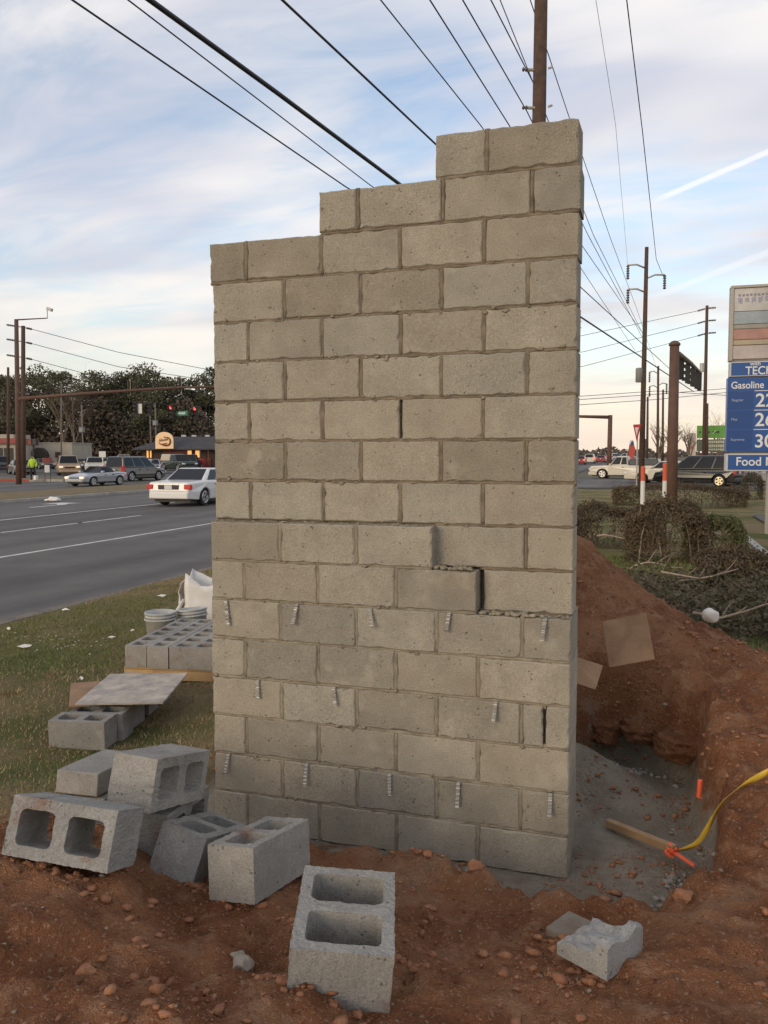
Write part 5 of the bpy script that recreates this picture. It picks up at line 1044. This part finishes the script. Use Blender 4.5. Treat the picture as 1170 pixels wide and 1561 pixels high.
# thick right mast
bt = atd(1023, 778, 28.0); bt.z = RZ; tt = atd(1028, 526, 28.0)
mast2 = pole('signal_mast', bt, tt, .19, .155, RUST, 'thick brown signal mast at right among the hedges', 'signal pole', 'signal masts'); o0 = Vector(bt)
bb = MB(); c_ = tt-o0; bb.lathe([(.19, -.02), (.19, .05), (.1, .13), (.02, .15)], 14, Matrix.Translation(c_)); bb.build('cap', RUST, mast2, smooth=True)
a = atd(1033, 540, 28.0)-o0; e = atd(1068, 569, 36.0)-o0; bb = MB(); bb.tube([a, a*.5+e*.5+Vector((0, 0, .05)), e], [.11, .085, .06], 10); bb.build('mast_arm', mat('arm_grey_brown', (.17, .12, .09), .6), mast2, smooth=True)
for k, t in enumerate((.12, .36, .58, .78, .92)):
    p_ = o0+a*(1-t)+e*t; signal(p_+Vector((-.05, 0, -.05)), R(-88), 'signal head on the right mast arm, number %s from the mast' % ('one', 'two', 'three', 'four', 'five')[k], None, 'signal heads on the right mast arm', .66, None)
# far arm at the wall edge
bf_ = onroad(928, 717); df = float((np.array(bf_)-CAM)@_f); tf = atd(930, 633, df); mast3 = pole('signal_mast', bf_, tf, .28, .24, RUST, 'far signal mast whose arm reaches left behind the wall', 'signal pole', 'signal masts'); a = atd(930, 636, df)-Vector(bf_); e = atd(850, 634, df)-Vector(bf_); bb = MB(); bb.tube([a, e], [.2, .13], 9); bb.build('mast_arm', RUST, mast3, smooth=True)
p_ = atd(979, 671, 70); signal(p_, R(-20), 'signal head glowing amber by the yield sign', 'a', 'far signal heads at right', 1.0)
# wires
def wire(pts, z, rad, label, m=WIREM, sag=0.0):
    P_ = []; (x0, y0), (x1, y1) = pts[0], pts[1]; k = .55 if y0 < 40 else 0
    src = ([(x0-(x1-x0)*k, y0-(y1-y0)*k)] if k else [])+list(pts); P_ = [atz(x, y, z) for x, y in src]
    b = MB(); b.tube(P_, rad, 6); return tag(b.build('overhead_wire', m, smooth=True), label, 'wire', 'overhead wires')
wire([(110, 0), (527, 285), (886, 500)], 6.9, .012, 'leftmost thin overhead wire crossing the sky left of the wall')
wire([(195, 0), (565, 283), (886, 490)], 6.9, .009, 'thin overhead wire just left of the thick cable')
wire([(228, 0), (420, 140), (605, 278), (886, 484), (1057, 597)], 6.6, .030, 'thickest black overhead cable crossing above the wall')
wire([(430, 0), (560, 122), (663, 219), (886, 439), (1019, 561), (1075, 603)], 7.6, .017, 'twisted overhead cable ending at the stepped top of the wall')
wire([(580, 0), (733, 192), (888, 413), (968, 535)], 9.5, .012, 'overhead wire left of the gap above the top blocks')
wire([(655, 0), (774, 188), (888, 376), (978, 506)], 9.5, .013, 'overhead wire meeting the top course left of the pole')
wire([(705, 0), (803, 170), (897, 360), (987, 530)], 9.8, .013, 'overhead wire running to the lower bracket of the near pole')
wire([(748, 0), (812, 125), (905, 360), (980, 510)], 9.8, .012, 'overhead wire running to the upper bracket of the near pole')
wire([(762, 0), (814, 130)], 9.9, .010, 'short overhead wire just left of the near pole')
wire([(808, 0), (865, 172), (929, 360), (970, 470), (1000, 560)], 11.0, .012, 'overhead wire passing right of the near pole')
wire([(955, 0), (979, 200), (1000, 395), (1013, 427)], 13.4, .017, 'overhead wire down the right sky to the davit arm')
wire([(908, 0), (938, 190), (957, 410)], 13.4, .007, 'faint overhead wire left of the right-hand one')
def wire3(pts, rad, label):
    b = MB(); b.tube([atd(*p_) for p_ in pts], rad, 5); tag(b.build('overhead_wire', WIREM, smooth=True), label, 'wire', 'overhead wires')
for k, (yl, ym, yr_, yr2) in enumerate(((502, 565, 511, 474), (524, 581, 536, 493), (548, 598, 558, 512))):
    wire3([(49, yl, 62), (180, yl+35, 64), (325, ym, 66), (600, ym+8, 69), (890, yr_, 73), (1063, yr2, 75)], .022, 'cross-street wire behind the wall, ' + ('topmost of three', 'middle of three', 'lowest of three')[k])
for k, (ya, yb_) in enumerate(((617, 598), (609, 592), (604, 603))): wire3([(700, ya+4, 66), (885, ya, 70), (1000, ya-8, 72), (1110, yb_, 76), (1300, yb_-6, 78)], .025, 'low cable right of the wall, ' + ('lowest of three', 'middle of three', 'top of three')[k])
for k, (ya, yb_) in enumerate(((596, 601), (633, 637), (647, 644), (655, 653), (668, 662))): wire3([(-60, ya, 118), (160, ya+5, 118), (330, yb_, 118), (480, yb_, 118)], .02, 'pale cable before the dark woodland, ' + ('first from top', 'second from top', 'third from top', 'fourth from top', 'lowest')[k])

# ------------------------------------------------------------------ signs and small street furniture
def text_part(txt, size, loc, m, parent, align='LEFT', ext=.004, xs=1.0):
    c = bpy.data.curves.new('t', 'FONT'); c.body = txt; c.size = size; c.extrude = ext; c.align_x = align; c.offset = size*.012
    o = bpy.data.objects.new('t', c); COL.objects.link(o); dg = bpy.context.evaluated_depsgraph_get(); me_ = bpy.data.meshes.new_from_object(o.evaluated_get(dg)); bpy.data.objects.remove(o)
    me_.transform(Matrix.Translation(loc) @ Matrix.Rotation(R(90), 4, 'X') @ Matrix.Diagonal((xs, 1, 1, 1))); me_.materials.clear(); return mkobj('lettering', me_, m, parent)
DS = 20.0; tl_ = atd(1113, 441, DS); bl_ = atd(1106.5, 717, DS); sx0 = bl_.x; hsg = tl_.z-bl_.z
sg = tag(empty('fuel_price_sign', (sx0, bl_.y, 0), R(1.5)), 'tall blue fuel price sign with faded panels at the right edge', 'sign'); zt = tl_.z; W_ = 2.6; px2m = hsg/(717-441)
FRM = mat('sign_frame', (.40, .36, .30), .5, .3); BLUE = mat('sign_blue', (.022, .085, .29), .35); BLUE2 = mat('sign_blue_dark', (.016, .062, .23), .35); LET = mat('sign_letters', (.72, .72, .70), .5)
def Zs(y): return bl_.z+(717-y)*px2m
b = MB(); b.box((.06, .02, Zs(717)), (W_-.06, .30, Zs(443))); b.build('cabinet', mat('sign_cabinet', (.22, .20, .17), .6), sg)
for (xa, xb) in ((0, .075), (W_-.075, W_)): b = MB(); b.box((xa, -.04, Zs(552)), (xb, .32, Zs(441))); b.build('frame_post', FRM, sg, bevel=.01)
b = MB(); b.box((-.0, -.045, Zs(444)), (W_, .325, Zs(440))); b.build('frame_rail', FRM, sg, bevel=.01)
for (ya, yb_, col, nm) in ((444.5, 478, (.52, .50, .47), 'a'), (479, 497, (.33, .38, .41), 'b'), (498, 504, (.33, .31, .27), 'c'), (505, 520, (.42, .23, .19), 'd'), (521, 528, (.44, .36, .25), 'e'), (529.5, 549, (.48, .42, .39), 'f')):
    b = MB(); b.box((.08, -.012+.004*(ord(nm) % 2), Zs(yb_)), (W_-.08, .018, Zs(ya))); b.build('poster_panel', mat('faded_poster_'+nm, col, .5, var=.2, nscale=1.6), sg)
q = random.Random(6)
for (yy, hh_, n_, c_) in ((454.5, .07, 26, (.25, .24, .30)), (462, .16, 15, (.30, .32, .46))):
    b = MB()
    for k in range(n_):
        x = .17+k*(2.2/n_); wd_ = 2.2/n_*.62
        for j in range(3): b.box((x+j*wd_*.36, -.018, Zs(yy)-hh_/2+q.uniform(0, .3)*hh_), (x+j*wd_*.36+wd_*.2, -.009, Zs(yy)+hh_/2-q.uniform(0, .2)*hh_))
    b.build('worn_lettering', mat('worn_ink%d' % n_, c_, .6), sg)
b = MB(); b.box((.02, -.05, Zs(575.5)), (W_, .33, Zs(553.5))); b.build('panel_border', mat('sign_border', (.55, .54, .52), .5), sg, bevel=.008)
b = MB(); b.box((.05, -.058, Zs(574)), (W_-.03, -.048, Zs(555))); b.build('brand_panel', BLUE, sg)
text_part('with', .13, (.46, -.06, Zs(559.6)), LET, sg); text_part('TECHRON', .27, (.36, -.06, Zs(573.0)), LET, sg, xs=.9)
b = MB(); b.box((-.02, -.03, Zs(689)), (W_+.02, .31, Zs(577))); b.build('price_panel', BLUE, sg, bevel=.006)
text_part('Gasoline', .235, (.055, -.034, Zs(593.5)), LET, sg, xs=.88)
for (ya, yb_, wd, dg_) in ((598, 625, 'Regular', '22'), (627, 654, 'Plus', '26'), (656, 686, 'Supreme', '30')):
    b = MB(); b.box((.0, -.033, Zs(yb_)), (.56, -.0305, Zs(ya))); b.build('grade_panel', BLUE2, sg)
    text_part(wd, .085, (.08, -.036, Zs((ya+yb_)/2+1)), mat('sign_letters_dim', (.30, .38, .52), .5), sg); text_part(dg_, .44, (.60, -.034, Zs(yb_-4.0)), LET, sg, xs=1.0)
    b = MB(); b.box((.58, -.036, Zs(ya-.2)), (W_-.1, -.031, Zs(ya-1.2))); b.build('rule', LET, sg)
b = MB(); b.box((-.02, -.05, Zs(718)), (W_+.02, .33, Zs(691.5))); b.build('panel_border', mat('sign_border', (.55, .54, .52), .5), sg, bevel=.008)
b = MB(); b.box((.03, -.058, Zs(716)), (W_-.03, -.048, Zs(693.5))); b.build('shop_panel', BLUE, sg); text_part('Food Mart', .29, (.20, -.06, Zs(709.5)), LET, sg, xs=.95)
for x in (1.0, 2.1): b = MB(); b.box((x-.08, .1, -.05), (x+.08, .24, Zs(718)+.01)); b.build('support_post', FRM, sg)
# green shop sign far right
p_ = atd(1061, 700, 98); r_ = tag(empty('shop_sign', (p_.x, p_.y, 0), R(0)), 'green and white roadside shop sign behind the utility pole', 'sign'); s_ = 98/FPX
def Zg(y): return atd(1061, y, 98).z
b = MB(); b.box((0, 0, Zg(668)), (44*s_, .3, Zg(649))); b.build('top_panel', mat('lime_panel', (.11, .30, .05), .5), r_); b = MB(); b.box((0, .0, Zg(688)), (42*s_, .3, Zg(670))); b.build('message_panel', mat('message_board', (.10, .12, .08), .6), r_)
b = MB(); q = random.Random(9)
for (yy, h_) in ((674, .32), (680, .36), (685.5, .25)):
    for k in range(9): b.box((1.15+k*.24, -.03, Zg(yy)-h_/2+.05*q.random()), (1.33+k*.24, -.005, Zg(yy)+h_/2))
b.build('lettering', mat('cream_letters', (.52, .52, .40), .6), r_); b = MB()
for k, w_ in enumerate((.35, .3, .35, .7, .5)): b.box((.25+k*.48, -.03, Zg(660.5)), (.25+k*.48+w_*.6, -.005, Zg(657.5)))
b.build('lettering', mat('dark_green_letters', (.02, .07, .02), .6), r_)
b = MB(); b.prism([(1.6, Zg(662)), (1.75, Zg(662)), (2.15, Zg(656.5)), (2.0, Zg(656.5))], -.04, -.01); b.build('slash_mark', mat('cream_letters', (.52, .52, .40), .6), r_)
for x in (.2, 2.9): b = MB(); b.box((x, .1, 0), (x+.2, .25, Zg(687))); b.build('post', RUST, r_)
p_ = atd(1049, 696, 92); r_ = tag(empty('banner_sign', (p_.x, p_.y, 0)), 'small pale banner sign left of the green shop sign', 'sign'); b = MB(); b.box((0, 0, Zg(696)), (.75, .08, Zg(662))); b.build('panel', mat('banner_pale', (.5, .42, .36), .7), r_); b = MB(); b.prism([(.2, Zg(684)), (.5, Zg(686)), (.55, Zg(682)), (.3, Zg(680))], -.03, -.004); b.build('emblem', mat('banner_red', (.4, .1, .08), .6), r_); b = MB(); b.box((.3, .02, 0), (.42, .07, Zg(695))); b.build('post', RUST, r_)
# yield sign
p_ = onroad(969, 742); dd = float((np.array(p_)-CAM)@_f); zt = atd(970, 646, dd).z; zb_ = atd(970, 672, dd).z; r_ = tag(empty('yield_sign', p_, R(-55)), 'red and white yield sign on a steel post by the hedge', 'sign'); hw_ = .40
b = MB(); b.prism([(-hw_, zt), (hw_, zt), (0, zb_)], -.01, .01); b.build('sign_face', mat('sign_red', (.45, .03, .03), .5), r_); b = MB(); zc = zt*.7+zb_*.3; b.prism([(-hw_*.5, zt-.18*(zt-zb_)), (hw_*.5, zt-.18*(zt-zb_)), (0, zb_+.34*(zt-zb_))], -.016, -.011); b.build('sign_centre', mat('sign_white', (.62, .62, .6), .6), r_); b = MB(); b.tube([(0, .04, 0), (0, .04, zt-.1)], .04, 8); b.build('post', GALV, r_)
# delineator posts
for (x, yb_, yt, lb) in ((980, 757, 711, 'orange and white marker post beside the yield sign'), (1013.5, 762, 706, 'orange and white marker post left of the thick signal mast')):
    dd = 24.5; t_ = atd(x, yt, dd); r_ = tag(empty('marker_post', (t_.x, t_.y, 0)), lb, 'marker post', 'orange and white marker posts'); z1 = t_.z; zm_ = atd(x, yt*.52+yb_*.48, dd).z
    b = MB(); b.lathe([(.062, 0), (.062, zm_)], 14); b.build('white_sleeve', mat('post_white', (.72, .70, .66), .5), r_, smooth=False); b = MB(); b.lathe([(.064, zm_), (.064, z1-.03), (.05, z1), (.01, z1+.01)], 14); b.build('orange_sleeve', mat('post_orange', (.62, .11, .045), .5), r_, smooth=False)
# feather flag
p_ = atd(960, 702, 100); zt = atd(960, 672, 100).z; r_ = tag(empty('feather_flag', (p_.x, p_.y, 0)), 'red feather flag with blue tip beside the far road', 'flag'); b = MB(); b.prism([(-.35, .9), (.35, .9), (.6, zt*.7), (.45, zt*.86), (-.1, zt*.80)], -.01, .01); b.build('cloth', mat('flag_red', (.50, .09, .06), .7), r_); b = MB(); b.prism([(-.08, zt*.80), (.45, zt*.862), (.35, zt), (.1, zt*.98)], -.012, .012); b.build('tip', mat('flag_blue', (.05, .09, .2), .7), r_); b = MB(); b.tube([(-.3, 0, 0), (-.2, 0, zt*.6), (0, 0, zt), (.3, 0, zt*1.02)], .03, 5); b.build('pole', BLACK, r_)
# temporary sign boards by the left mast
p_ = atd(71, 722, 57); g_ = onroad(71, 733); r_ = tag(empty('board_sign', (p_.x, p_.y, RZ+.1), R(10)), 'dark red board sign on two thin legs beside the mast', 'sign'); s_ = 57/FPX; b = MB(); b.box((-.30, -.02, atd(71, 707, 57).z), (.40, .02, atd(71, 699, 57).z)); b.build('panel', mat('board_red', (.17, .03, .03), .6), r_); b = MB(); b.box((-.14, -.025, atd(71, 721.5, 57).z), (.22, .0, atd(71, 710, 57).z)); b.build('lower_panel', mat('sign_white', (.62, .62, .6), .6), r_)
for x in (-.16, .24): b = MB(); b.box((x-.015, .021, 0), (x+.015, .05, atd(71, 700, 57).z)); b.build('leg', BLACK, r_)
p_ = atd(156, 703, 85); r_ = tag(empty('board_sign', (p_.x, p_.y, 0), R(5)), 'white notice board in the car park above the grey minivan', 'sign'); b = MB(); b.box((-.38, -.02, atd(156, 697, 85).z), (.38, .02, atd(156, 688, 85).z)); b.build('panel', mat('sign_white', (.62, .62, .6), .6), r_); b = MB(); b.box((-.04, .021, 0), (.04, .06, atd(156, 690, 85).z)); b.build('leg', GALV, r_)
p_ = atd(51.5, 720, 90); r_ = tag(empty('lamp_sign', (p_.x, p_.y, 0)), 'dark double lamp head with red glow before the cream building', 'lamp'); b = MB(); b.tube([(0, 0, 0), (0, 0, atd(51, 678, 90).z)], .1, 7); b.build('post', BLACK, r_); z_ = atd(51, 674, 90).z
for s_ in (-1, 1): b = MB(); b.box((s_*.3-.26, -.2, z_-.35), (s_*.3+.26, .2, z_+.35)); b.build('head', mat('dark_red_lens', (.12, .02, .02), .4) if s_ < 0 else BLACK, r_, bevel=.05)
p_ = onroad(82, 764.5); b = MB(); q = random.Random(4); b.rock((0, 0, .07), .24, 5, (1.2, .8, .45), 2); b.rock((-.34, 0, .04), .10, 6, (1.4, .8, .5), 2); o = b.build('plastic_bag', PLASTW, smooth=True); o.location = (-22.55, p_.y, RZ); o.location = (p_.x, p_.y, RZ+.02); tag(o, 'crumpled white plastic bag on the road by the median', 'bag')

# ------------------------------------------------------------------ buildings
CREAMW = mat('cream_stucco', (.40, .36, .29), .9, var=.08, nscale=1)
DARKW = mat('dark_brick', (.070, .045, .036), .9, var=.2, nscale=3); ROOFM = mat('dark_shingle', (.060, .058, .062), .9, var=.2, nscale=2, bump=.3, bscale=8)
dR = 108.0; pl = atd(205, 700, dR); pr = atd(335, 700, dR); wR = (pr-pl).length; angR = math.atan2((pr-pl).y, (pr-pl).x)
def Zr(y): return atd(260, y, dR).z
rest = tag(empty('restaurant', (pl.x, pl.y, 0), angR), 'low dark restaurant with hipped roof and round-topped cream sign, its sun glow painted in', 'building'); xx = lambda px_: (px_-205)/130*wR
b = MB(); b.box((.8, .6, -.1), (wR+3, 9, Zr(683.6))); b.build('wall', DARKW, rest)
b = MB(); x0, x1, y0, y1, z0, z1 = -.2, wR+4, -.5, 10, Zr(684), Zr(665); b.add([(x0, y0, z0), (x1, y0, z0), (x1, y1, z0), (x0, y1, z0), (x0+4.2, y0+3.2, z1), (x1-3, y0+3.2, z1), (x1-3, y1-3.2, z1), (x0+4.2, y1-3.2, z1), (x0, y0, z0-.18), (x1, y0, z0-.18), (x1, y1, z0-.18), (x0, y1, z0-.18)], [(4, 5, 6, 7), (0, 1, 5, 4), (1, 2, 6, 5), (2, 3, 7, 6), (3, 0, 4, 7), (8, 9, 1, 0), (9, 10, 2, 1), (10, 11, 3, 2), (11, 8, 0, 3), (8, 11, 10, 9)]); roof = b.build('roof', ROOFM, rest)
for px_ in (271, 287, 308): b = MB(); b.box((xx(px_)-.25, 3.0, z1-.1), (xx(px_)+.3, 3.6, z1+.22)); b.build('roof_vent', mat('vent_white', (.5, .5, .5), .6), roof)
WIN = mat('lit_window', (.5, .32, .12), .3, emit=(1.0, .52, .14), estr=.75); FR = mat('window_frame_red', (.20, .05, .035), .7)
for (xa, xb) in ((284.5, 290.5), (296.5, 302.5), (222, 224.5), (227, 229)):
    b = MB(); b.box((xx(xa)-.12, .5, Zr(698.5)), (xx(xb)+.12, .62, Zr(686))); fo = b.build('window', FR, rest); b = MB(); b.box((xx(xa), .44, Zr(697.5)), (xx(xb), .51, Zr(687))); b.build('pane', WIN, fo)
b = MB(); b.box((xx(292), .42, -.1), (xx(320), .59, Zr(698.7))); b.build('red_wainscot', mat('red_brick', (.20, .045, .035), .9, var=.2, nscale=2), rest)
b = MB(); b.box((xx(247), .42, Zr(691)), (xx(284), .59, Zr(686.5))); b.build('fascia_panel', mat('fascia_red', (.18, .06, .05), .8, var=.3, nscale=2), rest)
for px_ in (306, 318): b = MB(); b.tube([(xx(px_), -.2, -.1), (xx(px_), -.2, Zr(684))], .09, 8); b.build('post', RUST, rest)
b = MB(); xa, xb = xx(240), xx(266.5); xm, rw = (xa+xb)/2, (xb-xa)/2; zs = Zr(670); poly = [(xa, Zr(684)), (xb, Zr(684)), (xb, zs)]+[(xm+rw*math.cos(t), zs+rw*.85*math.sin(t)) for t in np.linspace(.15, math.pi-.15, 12)]+[(xa, zs)]
b.prism(poly, -.95, -.6); sgn = b.build('arched_sign', mat('sign_cream_sun_glow', (.66, .46, .26), .5, emit=(1, .62, .32), estr=.22), rest)  # warm low sun on the sign face is put in as faint emission
BRN = mat('emblem_brown', (.16, .07, .03), .6); cxs, czs = xm, Zr(673); b = MB()
pts = [(cxs+rw*.72*math.cos(t), -.99, czs+rw*.45*math.sin(t)+.10*math.sin(2*t)) for t in np.linspace(-2.6, 1.2, 18)]; b.tube(pts, [.05+.07*math.sin(i/17*3.1) for i in range(18)], 6); b.build('emblem_swoosh', BRN, sgn)
b = MB(); b.prism([(cxs-.5, czs-.35), (cxs-.1, czs-.48), (cxs+.35, czs-.38), (cxs+.45, czs-.18), (cxs, czs-.22)], -.98, -.955); b.build('emblem_fill', mat('emblem_red', (.40, .10, .05), .6), sgn)
b = MB(); q = random.Random(2)
for k in range(6): x = cxs-.62+k*.2; b.tube([(x, -.99, czs-.05+.03*k), (x+.08, -.99, czs+.28+.03*k+q.uniform(-.05, .05)), (x+.12, -.99, czs+.02+.03*k)], .04, 5)
b.build('lettering', BRN, sgn); b = MB()
for k in range(3): b.prism([(cxs-.05+k*.17, czs+.45), (cxs+.1+k*.15, czs+.42), (cxs+.02+k*.2, czs+.75-.08*k)], -.985, -.955)
b.build('emblem_crest', mat('emblem_red', (.40, .10, .05), .6), sgn)
# cream block and red roofed house at left
dC = 118.0; pl = atd(36, 700, dC); pr = atd(110, 700, dC); wC = (pr-pl).length; aC = math.atan2((pr-pl).y, (pr-pl).x); Zc = lambda y: atd(70, y, dC).z
cb_ = tag(empty('cream_building', (pl.x, pl.y, 0), aC), 'long low cream building with dark arched awning behind the gold car', 'building'); b = MB(); b.box((0, 0, -.1), (wC, 8, Zc(676))); b.build('wall', CREAMW, cb_); b = MB(); b.box((-.1, -.1, Zc(676)), (wC+.1, 8.1, Zc(674.5))); b.build('parapet', CREAMW, cb_)
b = MB(); xm = (63-36)/74*wC; b.prism([(xm+1.15*math.cos(t), Zc(697)+1.35*math.sin(t)) for t in np.linspace(0, math.pi, 12)], -1.1, -.01); b.build('arched_awning', mat('awning_dark', (.05, .045, .035), .9), cb_)
b = MB(); b.box((xm-1, -.05, -.1), (xm+1, -.005, Zc(697))); b.build('door', BLACK, cb_); b = MB(); b.box(((89-36)/74*wC-.4, -.2, Zc(697)), ((89-36)/74*wC+.3, -.01, Zc(689))); b.build('meter_box', DARKW, cb_)
pl = atd(-30, 700, 112); pr = atd(24, 700, 112); wH = (pr-pl).length; aH = math.atan2((pr-pl).y, (pr-pl).x); Zh = lambda y: atd(0, y, 112).z; hs = tag(empty('red_roofed_shop', (pl.x, pl.y, 0), aH), 'cream shop with red roof band at the left picture edge', 'building'); b = MB(); b.box((0, 0, -.1), (wH, 7, Zh(677))); b.build('wall', CREAMW, hs); b = MB(); b.add([(-.2, -.4, Zh(676.5)), (wH+.2, -.4, Zh(676.5)), (wH+.2, 7.3, Zh(676.5)), (-.2, 7.3, Zh(676.5)), (.2, .5, Zh(668)), (wH-.2, .5, Zh(668)), (wH-.2, 6.5, Zh(668)), (.2, 6.5, Zh(668))], [(0, 3, 2, 1), (4, 5, 6, 7), (0, 1, 5, 4), (1, 2, 6, 5), (2, 3, 7, 6), (3, 0, 4, 7)]); b.build('roof', mat('red_tile', (.26, .06, .045), .8, var=.15, nscale=3), hs)
b = MB(); b.box((.5, .6, Zh(668.2)), (wH-.5, 6, Zh(662))); b.build('upper_wall', CREAMW, hs)
for k in range(3): b = MB(); b.box((wH*(.52+.15*k), -.06, -.1), (wH*(.52+.15*k)+.55, -.005, Zh(683))); b.build('window', BLACK, hs)
dk = atd(1140, 690, 105); b = MB(); 

# ------------------------------------------------------------------ person in a bright jacket
def skin(name, verts, edges, radii, m, parent, root=0):
    me_ = bpy.data.meshes.new(name); me_.from_pydata(verts, edges, []); o = mkobj(name, me_, m, parent); sm = o.modifiers.new('skin', 'SKIN'); sm.use_smooth_shade = True
    for i, r_ in enumerate(radii): me_.skin_vertices[0].data[i].radius = (r_, r_)
    me_.skin_vertices[0].data[root].use_root = True; sb = o.modifiers.new('s', 'SUBSURF'); sb.levels = sb.render_levels = 1; return o
p_ = atd(50, 728.5, 60); p_.z = RZ+.1
pe = tag(empty('person', p_, R(25)), 'person in a bright yellow hooded jacket and dark trousers by the mast', 'person')
V_ = [(0, 0, .95), (0, 0, 1.2), (0, 0, 1.42), (0, -.01, 1.52), (0, -.02, 1.66), (-.1, 0, .9), (-.12, -.02, .5), (-.13, .02, .08), (-.13, -.13, .05), (.1, 0, .9), (.14, .04, .5), (.16, .10, .08), (.16, -.05, .05), (-.2, 0, 1.40), (-.27, -.02, 1.14), (-.22, -.18, .95), (.2, 0, 1.40), (.27, -.02, 1.14), (.24, -.16, .93)]
E_ = [(0, 1), (1, 2), (2, 3), (3, 4), (0, 5), (5, 6), (6, 7), (7, 8), (0, 9), (9, 10), (10, 11), (11, 12), (2, 13), (13, 14), (14, 15), (2, 16), (16, 17), (17, 18)]
R_ = [.14, .15, .15, .06, .105, .085, .065, .05, .045, .085, .065, .05, .045, .06, .045, .04, .06, .045, .04]
skin('body', V_, E_, R_, mat('dark_trousers', (.02, .022, .03), .9), pe)
Vj = [(0, 0, .86), (0, 0, 1.15), (0, 0, 1.42), (0, .01, 1.58), (0, .02, 1.70), (-.21, 0, 1.40), (-.28, -.02, 1.14), (-.23, -.16, .99), (.21, 0, 1.40), (.28, -.02, 1.14), (.25, -.15, .98)]
skin('jacket', Vj, [(0, 1), (1, 2), (2, 3), (3, 4), (2, 5), (5, 6), (6, 7), (2, 8), (8, 9), (9, 10)], [.19, .19, .19, .10, .125, .085, .07, .06, .085, .07, .06], mat('hi_vis_yellow', (.45, .62, .05), .7), pe)
b = MB(); b.rock((0, -.085, 1.66), .085, 3, (.85, .7, 1.15), 2); b.build('face', mat('face_skin', (.25, .16, .11), .7), pe, smooth=True)
b = MB(); b.box((.28, -.30, .02), (.50, -.02, .36)); o = b.build('carrier_bag', PLASTW, bevel=.04); o.location = p_; tag(o, 'white carrier bag standing beside the person in yellow', 'bag')
